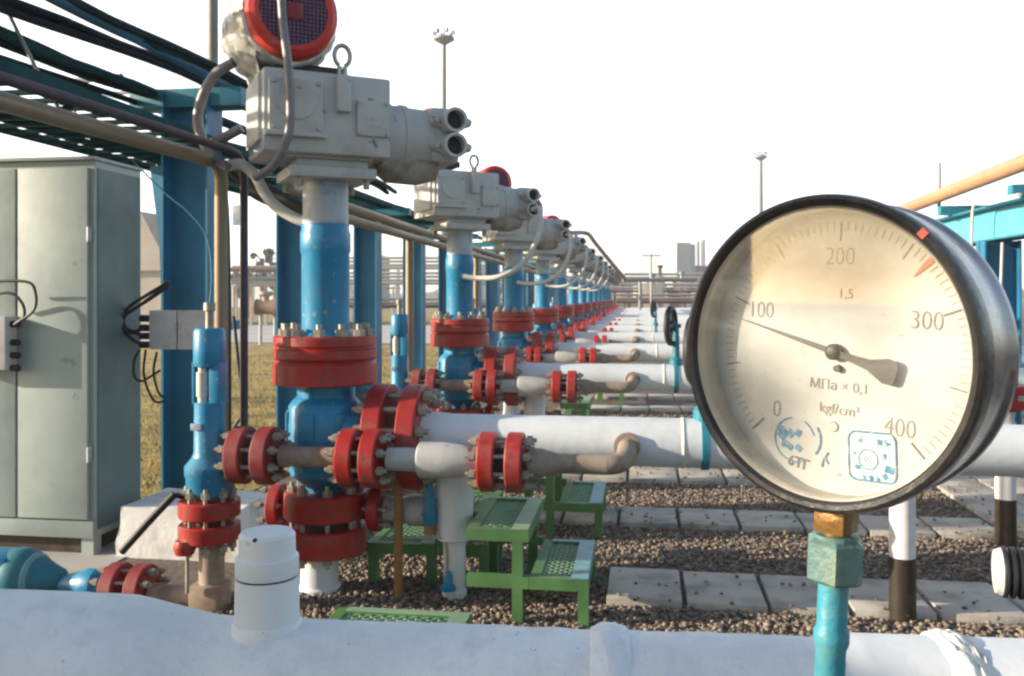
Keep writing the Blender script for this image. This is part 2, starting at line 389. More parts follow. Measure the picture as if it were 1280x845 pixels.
# loose gravel between the slabs: countless stones, one mesh
def gravel(n, x0, x1, y0, y1, smin, smax):
    t = (1+5**.5)/2
    iv = np.array([(-1, t, 0), (1, t, 0), (-1, -t, 0), (1, -t, 0), (0, -1, t), (0, 1, t), (0, -1, -t), (0, 1, -t), (t, 0, -1), (t, 0, 1), (-t, 0, -1), (-t, 0, 1)])/1.902
    fi = np.array([(0, 11, 5), (0, 5, 1), (0, 1, 7), (0, 7, 10), (0, 10, 11), (1, 5, 9), (5, 11, 4), (11, 10, 2), (10, 7, 6), (7, 1, 8), (3, 9, 4), (3, 4, 2), (3, 2, 6), (3, 6, 8), (3, 8, 9), (4, 9, 5), (2, 4, 11), (6, 2, 10), (8, 6, 7), (9, 8, 1)])
    c = np.stack([rng.uniform(x0, x1, n), rng.uniform(y0, y1, n)], 1)
    keep = np.ones(n, bool)
    for (ya, yb, xs) in STRIPS: keep &= ~((c[:, 1] > ya-.01) & (c[:, 1] < yb+.01) & (c[:, 0] > xs-.01))
    c = c[keep]; n = len(c)
    s = rng.uniform(smin, smax, n)
    v = iv[None]*s[:, None, None]*rng.uniform(.75, 1.25, (n, 12, 1))*np.stack([rng.uniform(.8, 1.3, n), rng.uniform(.8, 1.3, n), rng.uniform(.5, .9, n)], 1)[:, None]
    a = rng.uniform(0, 6.28, n); ca, sa = np.cos(a)[:, None], np.sin(a)[:, None]
    x = v[..., 0]*ca-v[..., 1]*sa; y = v[..., 0]*sa+v[..., 1]*ca
    z = v[..., 2]+(s*rng.uniform(.1, 1.0, n))[:, None]
    vv = np.stack([x+c[:, :1], y+c[:, 1:], z], 2).reshape(-1, 3)
    ff = (fi[None]+np.arange(n)[:, None, None]*12).reshape(-1, 3)
    tone = np.repeat(np.clip(rng.normal(.5, .25, n), 0, 1), 12)
    return vv, ff, tone
A = gravel(44000, -1.9, 2.1, 3.2, 6.66, .0045, .0135)
B = gravel(15000, -1.5, 2.1, 7.1, 10.9, .009, .017)
Cg = gravel(6000, 2.1, 5.0, 4.48, 5.6, .007, .014)
STR0 = STRIPS; STRIPS = []
Sp = gravel(700, -.2, 3.4, 3.9, 7.3, .006, .013); STRIPS = STR0; Sp[0][:, 2] += .034
parts_ = [A, B, Cg, Sp]; off_ = np.cumsum([0]+[len(q[0]) for q in parts_])
vv = np.concatenate([q[0] for q in parts_]); ff = np.concatenate([q[1]+o_ for q, o_ in zip(parts_, off_)]); tt = np.concatenate([q[2] for q in parts_])
o = mesh_np('gravel', vv, ff, 'pebble', tt); o['kind'] = 'stuff'
tag(o, 'loose brown and grey gravel lying between the concrete slabs', 'gravel')

n = 26000                      # dry grass on the lawn
gx = rng.uniform(-9, -2.8, n); gy = 5.1+rng.uniform(0, 1, n)**1.6*17
hh = rng.uniform(.02, .07, n); an = rng.uniform(0, 6.28, n); wd = rng.uniform(.004, .009, n); ln = rng.uniform(-.05, .05, (n, 2))
v0 = np.stack([gx-wd*np.cos(an), gy-wd*np.sin(an), np.zeros(n)], 1); v1 = np.stack([gx+wd*np.cos(an), gy+wd*np.sin(an), np.zeros(n)], 1)
v2 = np.stack([gx+ln[:, 0], gy+ln[:, 1], hh], 1)
vv = np.stack([v0, v1, v2], 1).reshape(-1, 3); ff = np.arange(3*n).reshape(-1, 3)
o = mesh_np('grass', vv, ff, 'blade', np.repeat(rng.uniform(0, 1, n), 3)); o['kind'] = 'stuff'
tag(o, 'short dry yellowish grass covering the open lawn', 'grass')

# ================================================================== MOTORISED VALVES
ORD = ['first', 'second', 'third', 'fourth', 'fifth', 'sixth', 'seventh', 'eighth', 'ninth', 'tenth', 'eleventh', 'twelfth', 'thirteenth']
NROW = 13
AROT = R(33)
A_U = V(math.cos(AROT), math.sin(AROT), 0); A_V = V(math.sin(AROT), -math.cos(AROT), 0)   # actuator long axis, actuator front
def AP(u, v, z): return V(X1, Y1, 0)+A_U*u+A_V*v+V(0, 0, z)

def make_valve():
    t = thing('motorised_valve', 'blue red-flanged valve under a grey actuator whose red motor is half wrapped in foil', 'valve', (X1, Y1, 0), 'motorised valves in the row')
    c = V(X1, Y1, 0)
    b = MB()
    b.lathe(c, ZA, [(.50, .10), (.56, .165), (.74, .178), (.88, .172), (.905, .155), (.925, .132), (.985, .132)], 36)
    b.lathe(c+V(0, 0, .74), XA, [(.0, .15), (.18, .15), (.25, .12)], 30)
    b.lathe(c, ZA, [(.47, .085), (.52, .105)], 28)
    for a in range(6):
        an = R(60*a+20); b.box(c+V(.155*math.cos(an), .155*math.sin(an), .76), (.06, .09, .2), rz=an, bev=.015)
    b.build('body', 'blue', t)
    # bonnet flange, three rings with grooves between
    f = MB().lathe(c, ZA, [(.985, .235), (.992, .245), (1.082, .245), (1.09, .236), (1.098, .228), (1.106, .236), (1.112, .243), (1.150, .243), (1.156, .232), (1.164, .232), (1.170, .243), (1.208, .243), (1.214, .236)], 56).build('bonnet_flange', 'red', t)
    bolts(f, c+V(0, 0, 1.14), ZA, .195, 12, .26, .030, .2)
    y = MB(); y.lathe(c, ZA, [(1.214, .14), (1.235, .112), (1.60, .112), (1.612, .118), (1.70, .118), (1.712, .112), (1.74, .112)], 32)
    y.build('yoke', 'blue', t)
    y = MB(); y.lathe(c, ZA, [(1.741, .108), (1.95, .104)], 32); y.build('yoke_neck', 'primer', t)
    pl = MB()
    pl.box(AP(0, 0, 1.968), (.40, .36, .05), rz=AROT, bev=.008); pl.box(AP(0, 0, 2.012), (.33, .3, .034), rz=AROT, bev=.006)
    mp = pl.build('mounting_plate', 'actuator', t)
    for du in (-.16, .16):
        for dv in (-.14, .14): MB().cyl(AP(du, dv, 1.90), AP(du, dv, 1.945), .016, n=6).build('plate_nut', 'bolt', mp)
    # actuator housing
    h = MB()
    h.box(AP(-.035, 0, 2.225), (.58, .45, .37), rz=AROT, bev=.018)
    h.box(AP(-.035, 0, 2.036), (.42, .34, .014), rz=AROT)
    h.lathe(AP(.25, 0, 2.17), A_U, [(0, .172), (.05, .172), (.052, .164), (.10, .164), (.102, .17), (.13, .17), (.132, .16), (.24, .155)], 36)
    hs = h.build('actuator_housing', 'actuator', t)
    e = MB(); e.lathe(AP(.49, 0, 2.17), A_U, [(0, .152), (.03, .148), (.11, .13), (.13, .10)], 32)
    e.box(AP(.555, .09, 2.185), (.15, .12, .27), rz=AROT, bev=.03)
    e.build('end_head', 'actuator', hs)
    s = MB(); s.lathe(AP(.24, .03, 2.035), A_U, [(0, .05), (.05, .085), (.2, .09), (.30, .06)], 20); s.build('drip_pan', 'actuator_dirty', hs)
    for z in (2.125, 2.247):
        k = MB()
        k.prism([AP(.575+.105*math.cos(q)*(.62 if abs(math.cos(q)) < .85 else 1), .148, z+.056*math.sin(q)) for q in [2*math.pi*i/20 for i in range(20)]], A_V*.03, bev=.004)
        # socket tube with an open bore
        N = 24; rings = []
        for (vv_, r_) in ((.178, .060), (.235, .060), (.235, .046), (.16, .046)):
            rings.append([k.bm.verts.new(AP(.575+r_*math.cos(2*math.pi*i/N), vv_, z+r_*math.sin(2*math.pi*i/N))) for i in range(N)])
        for a_, b_ in zip(rings, rings[1:]):
            for i in range(N): k.bm.faces.new((a_[i], a_[(i+1) % N], b_[(i+1) % N], b_[i]))
        so_ = k.build('cable_socket', 'actuator', hs)
        MB().cyl(AP(.575, .1785, z), AP(.575, .1835, z), .0458, n=24).build('socket_bore', 'far_dark', hs)
        for du in (-.082, .082): MB().cyl(AP(.575+du, .178, z), AP(.575+du, .196, z), .016, n=10).build('socket_screw', 'steel', hs)
    cv = MB(); cv.box(AP(-.185, .232, 2.245), (.24, .035, .24), rz=AROT, bev=.012); cv.cyl(AP(-.185, .245, 2.27), AP(-.185, .258, 2.27), .088, n=36)
    cv.box(AP(-.185, .236, 2.117), (.27, .05, .022), rz=AROT, bev=.006)
    cv.build('switch_cover', 'actuator', hs)
    cv = MB(); cv.box(AP(.165, .2315, 2.215), (.15, .026, .165), rz=AROT, bev=.008); cv.build('access_cover', 'actuator', hs)
    for (u0, u1, z0_, z1_, v_) in ((-.285, -.085, 2.145, 2.345, .252), (.10, .23, 2.145, 2.285, .246)):
        for u_ in (u0, u1):
            for z_ in (z0_, z1_): MB().cyl(AP(u_, v_-.004, z_), AP(u_, v_+.008, z_), .010, n=6).build('cover_screw', 'steel', hs)
    np_ = MB(); np_.box(AP(.165, .2452, 2.2), (.07, .004, .045), rz=AROT); np_.build('name_plate', 'steel', hs)
    lg = MB(); lg.box(AP(.025, .235, 2.315), (.066, .07, .17), rz=AROT, bev=.014); lg.build('lug', 'actuator', hs)
    ey = MB(); c0 = AP(.025, .225, 2.47)
    ey.tube([c0+A_U*(.036*math.sin(a))+V(0, 0, -.048*math.cos(a)+.02) for a in [R(22+316*i/22) for i in range(23)]], .0105, 10)
    ey.tube([c0+A_U*.012+V(0, 0, -.028), c0+A_U*.014+V(0, 0, -.075)], .011); ey.tube([c0-A_U*.012+V(0, 0, -.028), c0-A_U*.014+V(0, 0, -.075)], .011)
    ey.build('lifting_eye', 'steel', hs)
    pb = MB(); pb.cyl(AP(-.33, .17, 2.10), AP(-.33, .17, 2.37), .012, n=8); pb.box(AP(-.332, 0, 2.24), (.02, .36, .30), rz=AROT, bev=.006); pb.build('side_cover', 'actuator', hs)
    # motor
    ms = MB(); ms.box(AP(-.10, .0, 2.43), (.3, .3, .05), rz=AROT, bev=.01); ms.build('motor_seat', 'far_dark', t)
    mz = 2.66; MU = -.195
    mo = MB(); mo.lathe(AP(MU, -.28, mz), A_V, [(0, .12), (.02, .17), (.30, .18)], 40)
    for i in range(18):
        an = 2*math.pi*i/18; mo.box(AP(MU, -.12, mz)+A_U*(.185*math.cos(an))+V(0, 0, .185*math.sin(an)), (.012, .3, .03), rot=(Matrix.Rotation(AROT, 3, 'Z') @ Matrix.Rotation(math.pi/2-an, 3, 'Y')), bev=0)
    mot = mo.build('motor', 'motor_red', t)
    cw = MB(); N = 44; rings = []
    for (v_, r_) in ((.02, .200), (.20, .205), (.235, .196), (.252, .172), (.246, .164), (.246, .15)):
        rings.append([cw.bm.verts.new(AP(MU+r_*math.cos(2*math.pi*i/N), v_, mz+r_*math.sin(2*math.pi*i/N))) for i in range(N)])
    for a_, b_ in zip(rings, rings[1:]):
        for i in range(N): cw.bm.faces.new((a_[i], a_[(i+1) % N], b_[(i+1) % N], b_[i]))
    cw.build('fan_cowl', 'motor_red', mot)
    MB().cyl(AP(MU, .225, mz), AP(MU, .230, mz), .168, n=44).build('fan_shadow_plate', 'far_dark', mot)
    gr = MB()
    for i in range(-9, 10):
        d = i*.0175; L = math.sqrt(max(0, .164**2-d*d))
        gr.box(AP(MU, .2385, mz+d), (2*L, .006, .0065), rz=AROT); gr.box(AP(MU+d, .2415, mz), (.0065, .005, 2*L), rz=AROT)
    gr.build('cowl_grille', 'cowl', mot)
    nb = MB(); nb.box(AP(MU+.005, .247, mz+.0), (.07, .008, .07), rz=AROT, bev=.002); nb.build('cowl_badge', 'old_red', mot)
    # foil wrap round the back of the motor, hanging down its side
    fo = MB(); n = 96; prof = [(-.36, .10), (-.33, .20), (-.24, .240), (-.1, .248), (.02, .244), (.10, .232), (.15, .218), (.17, .208)]
    pr2 = []
    for (ta, ra), (tb, rb) in zip(prof, prof[1:]): pr2 += [(ta+(tb-ta)*k/6, ra+(rb-ra)*k/6) for k in range(6)]
    prof = pr2+[prof[-1]]
    fo.lathe(AP(MU-.015, 0, mz+.005), A_V, prof, n, jit=.0, seed=4)
    from mathutils import noise as fnoise
    fc_ = AP(MU-.015, 0, mz+.005)
    for v in fo.bm.verts:          # creases
        q = v.co-fc_; ax_ = A_V*q.dot(A_V); u = (q-ax_).normalized()
        v.co += u*(.022*(abs(fnoise.noise(v.co*11))-.25)+.014*(abs(fnoise.noise(v.co*26))-.2))+A_V*(.012*fnoise.noise(v.co*14+V(3, 1, 2)))
    rr = random.Random(9); cols = []
    for i in range(9):
        cols.append([fo.bm.verts.new(AP(-.395+rr.uniform(-.02, .025)+.022*j, -.30+i*.055+rr.uniform(-.01, .01), mz-.02-j*.058+rr.uniform(-.012, .012))) for j in range(6)])
    for a_, b_ in zip(cols, cols[1:]):
        for j in range(5): fo.bm.faces.new((a_[j], b_[j], b_[j+1], a_[j+1]))
    fo.build('foil_wrap', 'foil', mot, angle=50)
    fr = MB(); fr.tube([AP(MU+.208*math.cos(a), .16+.012*math.sin(5*a), mz+.208*math.sin(a)) for a in np.linspace(math.pi*.75, math.pi*1.72, 20)], .018, 7).build('foil_wrap', 'foil', mot)
    # outlet flange towards the pipe, lower spool and side branches
    f = MB().flange(c+V(.285, 0, .741), XA, .245, .085).build('outlet_flange', 'red', t)
    bolts(f, c+V(.365, 0, .741), XA, .2, 12, .37, .027, .26)
    f = MB().flange(c+V(0, 0, .416), ZA, .195, .122).build('lower_flange', 'red', t)
    bolts(f, c+V(0, 0, .335), ZA, .155, 8, .38, .024, .4)
    MB().cyl(c+V(0, 0, .30), c+V(0, 0, .36), .12, n=24).build('spool', 'far_dark', t)
    for sx in (-1, 1):
        f = MB().flange(c+V(sx*.245, .02, .39), XA, .105, .055).build('side_flange', 'red', t)
        bolts(f, c+V(sx*.265, .02, .39), XA, .082, 6, .13, .016, .3)
    MB().cyl(c+V(-.24, .02, .39), c+V(.24, .02, .39), .05, n=20).build('side_branch', 'red', t)
    return t
valve = make_valve()
FARSKIP = ('bolt', 'cover_screw', 'name_plate', 'plate_nut', 'socket_screw', 'foil_wrap', 'fan_shadow_plate')
for i in range(1, NROW):
    sk = ('foil_wrap',) if i < 3 else FARSKIP if i < 5 else FARSKIP+('cowl_grille', 'cowl_badge', 'lug', 'access_cover', 'lifting_eye', 'spool', 'side_flange', 'side_branch')
    lab = 'grey actuator with two cable sockets on a blue red-flanged valve, %s of the row' % ORD[i]
    if i >= 7: lab = 'tiny grey and blue valve crowded at the far end of the row'
    vc = copy_thing(valve, (0, i*PITCH, 0), lab, sk)
    for ch in vc.children:         # these motors sit further back and higher on their seats
        if ch.name.split('.')[0] in ('motor', 'motor_seat'): ch.location = (-.11, .02, .05)
        if ch.name.split('.')[0] in ('motor', 'motor_seat', 'actuator_housing', 'mounting_plate'): ch.rotation_euler.z = R((0, 3, -4, 2, 5, -3, 4)[i % 7])

# risers under the valves
rz = MB(); rz.lathe((X1-.03, Y1+.0, 0), ZA, [(-.02, .10), (.02, .10), (.03, .09), (.25, .088)], 28)
rr_ = MB(); rr_.flange((X1-.0, Y1, .251), ZA, .195, .122)
riser = thing('riser_pipe', 'short white riser pipe with a red flange under the foil-wrapped valve', 'pipe', (X1, Y1, 0), 'riser pipes under the valves')
rz.build('pipe', 'white', riser); rr_.build('flange', 'red', riser)
for i in range(1, 6): copy_thing(riser, (0, i*PITCH, 0), 'short white riser pipe with a red flange under the %s valve of the row' % ORD[i])

# ------------------------------------------------------------------ white pipes leading off to the right
PZ = .741
def make_pipe():
    t = thing('outlet_pipe', 'white horizontal pipe with red flange running out of the first valve and behind the gauge', 'pipe', (X1+.41, Y1, 0), 'white pipes crossing from the valves')
    c = V(X1, Y1, PZ)
    b = MB(); b.lathe(c, XA, [(.405, .13), (.50, .12), (.62, .110), (6.6, .110)], 36); b.build('pipe', 'white', t)
    f = MB().flange(c+V(.445, 0, 0), XA, .245, .085).build('flange', 'old_red' if False else 'red', t)
    w_ = MB(); w_.lathe(c, XA, [(1.66, .109), (1.672, .1145), (1.684, .109)], 36, jit=.004); w_.build('weld_seam', 'weld', t)
    return t
pipe = make_pipe()
for i in range(1, NROW):
    lab = 'white horizontal pipe with red flange running out of the %s valve of the row' % ORD[i]
    if i >= 7: lab = 'white pipe among the merged far pipes at the end of the row'
    copy_thing(pipe, (0, i*PITCH, 0), lab, () if i < 5 else ('weld_seam',))
sup = thing('pipe_support', 'white stepped support column under the first white pipe behind the grey reducer', 'pipe support', (PY(568, 750, Y1).x, Y1, 0), 'white supports under the pipes')
b = MB(); cx = PY(568, 750, Y1).x
b.lathe((cx, Y1, 0), ZA, [(-.02, .058), (.03, .058), (.035, .052), (.265, .052)], 24); b.build('base_pipe', 'white', sup)
MB().lathe((cx, Y1, 0), ZA, [(.266, .07), (.275, .086), (.60, .09)], 24).build('column', 'white', sup)
MB().lathe((cx, Y1, 0), ZA, [(.60, .11), (.633, .12)], 24).build('saddle', 'white', sup)
for i in range(1, 7): copy_thing(sup, (0, i*PITCH, 0), 'white stepped support column under the %s white pipe of the row' % ORD[i])

# ------------------------------------------------------------------ bypass line in front of each valve, with its little blue valve
YB, ZB = 3.72, .69
def bx_(px): return PY(px, 573, YB).x
def make_bypass():
    t = thing('bypass_line', 'brown bypass line with three red flange pairs and a grey reducer, before the foil-wrapped valve', 'pipe', (bx_(300), YB, 0), 'bypass lines before the valves')
    x = bx_
    MB().lathe((x(352), YB, ZB), XA, [(0, .05), (.03, .05), (.06, .044), (x(420)-x(352), .044)], 24).build('pipe', 'rust', t)
    for (a, bb, cc) in ((303, 335, 'old_red'), (438, 467, 'red'), (611, 645, 'red')):
        xa, xb = x(a), x(bb)
        f = MB().flange((xa, YB, ZB), XA, .128, .07).build('flange', cc, t)
        MB().flange((xb, YB, ZB), XA, .128, .07).build('flange', cc, t)
        MB().cyl((xa, YB, ZB), (xb, YB, ZB), .06, n=20).build('gasket', 'far_dark', t)
        bolts(f, ((xa+xb)/2, YB, ZB), XA, .097, 8, xb-xa+.17, .019, .39)
    MB().lathe((x(485), YB, ZB), XA, [(0, .05), (.13, .052), (.14, .072), (.145, .077), (.24, .078), (.32, .070), (x(600)-x(485), .047)], 28).build('reducer', 'actuator', t)
    xe = x(783)
    mb = MB(); mb.lathe((x(662), YB, ZB), XA, [(0, .062), (.05, .062), (.12, .042), (xe-x(662)-.08, .042)], 24)
    mb.tube([V(xe-.085, YB, ZB), V(xe-.05, YB+.006, ZB+.002), V(xe-.02, YB+.03, ZB+.008), V(xe-.006, YB+.07, ZB+.02), V(xe, YB+.12, ZB+.035), V(xe, YB+.22, ZB+.05)], .042, 20, smooth=4)
    mb.lathe((xe, YB+.17, ZB+.05), YA, [(0, .058), (.03, .058)], 24)
    mb.build('elbow', 'rust', t)
    return t
byp = make_bypass()
for i in range(1, NROW-2):
    lab = 'brown bypass line with red flange pairs, before the %s valve of the row' % ORD[i]
    if i >= 7: lab = 'small far bypass line with red flanges near the end of the row'
    copy_thing(byp, (0, i*PITCH, 0), lab, () if i < 3 else ('bolt', 'gasket'))

vx = PY(262, 573, YB).x
def make_bypass_valve():
    t = thing('needle_valve', 'blue angle valve with slotted yoke above red flanges, beside the grey junction boxes', 'valve', (vx, YB, 0), 'blue angle valves on the bypass lines')
    c = V(vx, YB, 0)
    b = MB(); b.lathe(c, ZA, [(.505, .085), (.53, .10), (.59, .102), (.60, .108), (.64, .108), (.655, .095), (.68, .075)], 28)
    b.cyl(c+V(0, 0, ZB-.05), c+V(bx_(300)-vx, 0, ZB-.0), .05, n=20); b.build('body', 'blue', t)
    # slotted yoke: two cheeks, collar and cap
    k = MB(); k.lathe(c, ZA, [(.681, .075), (.70, .068), (.925, .066)], 28)
    k.box(c+V(-.06, .0, 1.01), (.014, .07, .19), bev=.003); k.box(c+V(.043, .0, 1.01), (.05, .09, .19), bev=.008); k.box(c+V(0, .05, 1.01), (.12, .02, .19), bev=.004)
    k.lathe(c, ZA, [(1.085, .064), (1.10, .07), (1.24, .07), (1.255, .06)], 28)
    k.build('yoke', 'blue', t)
    MB().lathe(c+V(-.022, -.02, 0), ZA, [(.90, .022), (.95, .022), (.951, .028), (1.06, .028), (1.061, .02), (1.12, .02)], 14).build('spindle', 'cap_white', t)
    MB().lathe(c, ZA, [(1.256, .018), (1.33, .018), (1.335, .026), (1.37, .026)], 12).build('stem', 'bolt', t)
    tg = MB(); tg.box(c+V(-.03, -.0675, .82), (.05, .006, .03), bev=.001); tg.build('tag_plate', 'primer', t)
    f = MB().flange(c+V(0, 0, .45), ZA, .134, .075).build('flange', 'red', t)
    MB().flange(c+V(0, 0, .345), ZA, .134, .075).build('flange', 'red', t)
    MB().cyl(c+V(0, 0, .37), c+V(0, 0, .42), .07, n=20).build('gasket', 'far_dark', t)
    bolts(f, c+V(0, 0, .40), ZA, .1, 8, .30, .02, .3)
    return t
bv = make_bypass_valve()
for i in range(1, NROW-2):
    lab = 'blue angle valve on the bypass line of the %s valve of the row' % ORD[i]
    if i >= 7: lab = 'tiny blue angle valve far down the row'
    copy_thing(bv, (0, i*PITCH, 0), lab, () if i < 3 else ('bolt', 'gasket', 'tag_plate'))

# brown tee below the little valve, leading left to a teal valve
def at_b(px, py): return PY(px, py, YB)
t = thing('inlet_line', 'rusty brown tee pipe under the blue angle valve, with faded red flanges', 'pipe', (vx, YB, 0))
zt = at_b(230, 745).z
MB().cyl((vx+.01, YB, .31), (vx+.01, YB, -.02), .056, n=24).build('pipe', 'rust', t)
MB().box((vx+.005, YB-.005, zt), (.14, .14, .14), bev=.012).build('tee_block', 'rust', t)
MB().lathe((at_b(190, 745).x, YB, zt), XA, [(0, .052), (.04, .052), (.08, .045), (.2, .045)], 20).build('branch_pipe', 'rust', t)
xa, xb = at_b(147, 735).x, at_b(178, 735).x
f = MB().flange((xa, YB, zt+.02), XA, .115, .066).build('flange', 'old_red', t)
MB().flange((xb, YB, zt+.02), XA, .115, .066).build('flange', 'old_red', t)
bolts(f, ((xa+xb)/2, YB, zt+.02), XA, .088, 8, xb-xa+.17, .017, .2)
MB().lathe((at_b(78, 735).x, YB, zt+.03), XA, [(0, .04), (.03, .045), (.1, .06), (.12, .072), (.17, .072), (.18, .06), (.22, .055)], 24).build('reducer', 'blue', t)
t = thing('ball_valve', 'teal ball valve body with a ringed collar, cut off by the frame beside faded flanges', 'valve', (at_b(40, 720).x, YB, 0))
xq = at_b(78, 735).x
MB().lathe((xq-.62, YB, zt+.05), XA, [(0, .10), (.35, .12), (.40, .135), (.45, .13), (.5, .10), (.56, .07), (.62, .045)], 28).build('body', 'teal', t)
MB().tube([V(xq-.56, YB, zt+.05), V(xq-.95, YB, zt+.05), V(xq-1.1, YB, zt+.0), V(xq-1.13, YB, -.03)], .08, 18, smooth=4).build('inlet_pipe', 'teal', t)
MB().box((xq-.36, YB-.01, zt+.07), (.30, .2, .2), bev=.04).build('casing', 'blue', t)
MB().lathe((xq-.17, YB, zt+.05), XA, [(0, .105), (.015, .112), (.04, .112), (.055, .1)], 28).build('collar', 'pale_teal', t)
# black lever and its small drain cock
lv = MB(); lv.tube([PY(152, 690, 3.6), PY(185, 653, 3.62), PY(218, 618, 3.66)], .017, 10); lv.tube([PY(218, 618, 3.66), PY(232, 622, 3.70), V(vx-.11, YB, .48)], .012, 8)
o = lv.build('valve_lever', 'black', origin=PY(152, 690, 3.6)); tag(o, 'black lever rod slanting over the white concrete block', 'lever')
t = thing('drain_cock', 'small red drain cock on a thin rod beside the brown tee pipe', 'valve', PY(230, 735, 3.62))
q = PY(231, 684, 3.62)
MB().lathe(q, ZA, [(-.03, .04), (.0, .05), (.03, .04)], 16).build('body', 'red', t)
MB().cyl(q+V(.012, 0, .06), q+V(.012, 0, -.2), .009, n=8).build('rod', 'bolt', t)
MB().cyl(q+V(0, 0, 0), V(vx, YB-.06, q.z+.03), .014, n=8).build('arm', 'red', t)

# ------------------------------------------------------------------ handwheel valves standing on the white pipes
def make_hw():
    x = .285; t = thing('handwheel_valve', 'small teal valve with black handwheel on the first pipe, hidden beside the gauge rim', 'valve', (x, Y1, PZ+.1), 'black handwheel valves on the pipes')
    MB().lathe((x, Y1, PZ), XA, [(-.018, .109), (-.016, .118), (.016, .118), (.018, .109)], 32).build('clamp', 'teal', t)
    MB().lathe((x, Y1, PZ), ZA, [(.1, .05), (.15, .05), (.17, .03), (.27, .028), (.34, .028)], 16).build('stem', 'teal', t)
    b = MB(); b.cyl((x, Y1, PZ+.34), (x, Y1, PZ+.42), .024, n=12); b.cyl((x-.05, Y1, PZ+.42), (x+.04, Y1, PZ+.42), .018, n=12); b.build('spindle', 'teal', t)
    w_ = MB(); c = V(x-.04, Y1, PZ+.42); hu_ = V(math.sin(R(16)), math.cos(R(16)), 0); ha_ = V(math.cos(R(16)), -math.sin(R(16)), 0)
    w_.tube([c+hu_*(.14*math.cos(2*math.pi*i/28))+ZA*(.14*math.sin(2*math.pi*i/28)) for i in range(29)], .024, 10)
    for a in (0, 72, 144, 216, 288): w_.cyl(c, c+hu_*(.14*math.cos(R(a)))+ZA*(.14*math.sin(R(a))), .013, n=8)
    w_.lathe(c, ha_, [(-.03, .045), (.03, .045)], 16)
    w_.build('handwheel', 'black', t)
    return t
hw = make_hw()
for i in (1, 4): copy_thing(hw, (0, i*PITCH, 0), 'small teal valve with black handwheel on the %s white pipe of the row' % ORD[i])

# black-footed white posts carrying the pipes at the right
def post(px, Yp, ztop, lab, yb=None):
    x = PY(px, 700, Yp).x
    t = thing('support_post', lab, 'post', (x, Yp, 0), 'white posts with black feet')
    MB().lathe((x, Yp, 0), ZA, [(-.02, .056), (.27, .055)], 24).build('foot', 'dark_paint', t)
    MB().lathe((x, Yp, 0), ZA, [(.271, .0535), (ztop, .053)], 24).build('shaft', 'post_white', t)
    return t
post(1128, 4.02, .632, 'white post with black foot carrying the first pipe, just under the gauge')
post(1257, 5.25, .70, 'white post with black foot half hidden behind the ribbed black plug')
x = PY(1257, 700, 5.25).x
t = thing('branch_valve', 'red flanged branch with teal round cap, just beyond the edge of the gauge case', 'valve', (x, 5.25, .70))
MB().lathe((x, 5.25, .70), ZA, [(0, .045), (.06, .05)], 20).build('neck', 'white', t)
MB().flange((x, 5.25, .80), ZA, .12, .05).build('flange', 'red', t); MB().flange((x, 5.25, .88), ZA, .125, .05).build('flange', 'red', t)
MB().cyl((x, 5.25, .76), (x, 5.25, .95), .06, n=20).build('spool', 'orange_rust', t)
MB().lathe((x+.13, 5.2, .69+.07), XA, [(0, .05), (.03, .09), (.10, .1), (.16, .07), (.18, .03)], 24).build('round_cap', 'pale_teal', t)

# ------------------------------------------------------------------ green grated steps
def grating(mb, x0, x1, y0, y1, z, st=.045):
    # raised lattice of flat bars set diagonally, kept inside the frame
    def clip(px, py, dx, dy):
        t0, t1 = -9, 9
        for (p, d, lo, hi) in ((px, dx, x0, x1), (py, dy, y0, y1)):
            a, b = (lo-p)/d, (hi-p)/d
            if a > b: a, b = b, a
            t0, t1 = max(t0, a), min(t1, b)
        return t0, t1
    for sg in (1, -1):
        k = -60
        while k < 60:
            px, py = (x0+x1)/2+k*st, (y0+y1)/2; dx, dy = .707, .707*sg
            a, b = clip(px, py, dx, dy)
            if b-a > .02:
                p0 = V(px+dx*a, py+dy*a, z+(.001 if sg > 0 else -.001)); p1 = V(px+dx*b, py+dy*b, p0.z)
                mb.box((p0+p1)/2, ((p1-p0).length, .007, .012), rz=math.atan2(dy, dx))
            k += 1
def frame_rect(mb, x0, x1, y0, y1, z, w=.045, h=.05):
    mb.span(x0, x1, y0, y0+w, z-h, z); mb.span(x0, x1, y1-w, y1, z-h, z)
    mb.span(x0, x0+w, y0+w, y1-w, z-h, z-.001); mb.span(x1-w, x1, y0+w, y1-w, z-h, z-.001)
def legs(t, pts, z, w=.045):
    for (x, y) in pts: MB().span(x-w/2, x+w/2, y-w/2, y+w/2, -.02, z).build('leg', 'green', t)
def deck(t, x0, x1, y0, y1, z, rail='green'):
    f = MB(); frame_rect(f, x0, x1, y0, y1, z); f.build('deck_frame', 'green', t)
    r = MB(); r.span(x1-.075, x1-.002, y0+.002, y1-.002, z+.002, z+.006); r.span(x0+.045, x1-.075, y1-.045, y1-.004, z+.002, z+.006); r.build('worn_edge', rail, t)
    g = MB(); grating(g, x0+.03, x1-.06, y0+.03, y1-.03, z-.012); g.build('grating', 'pale_green', t)
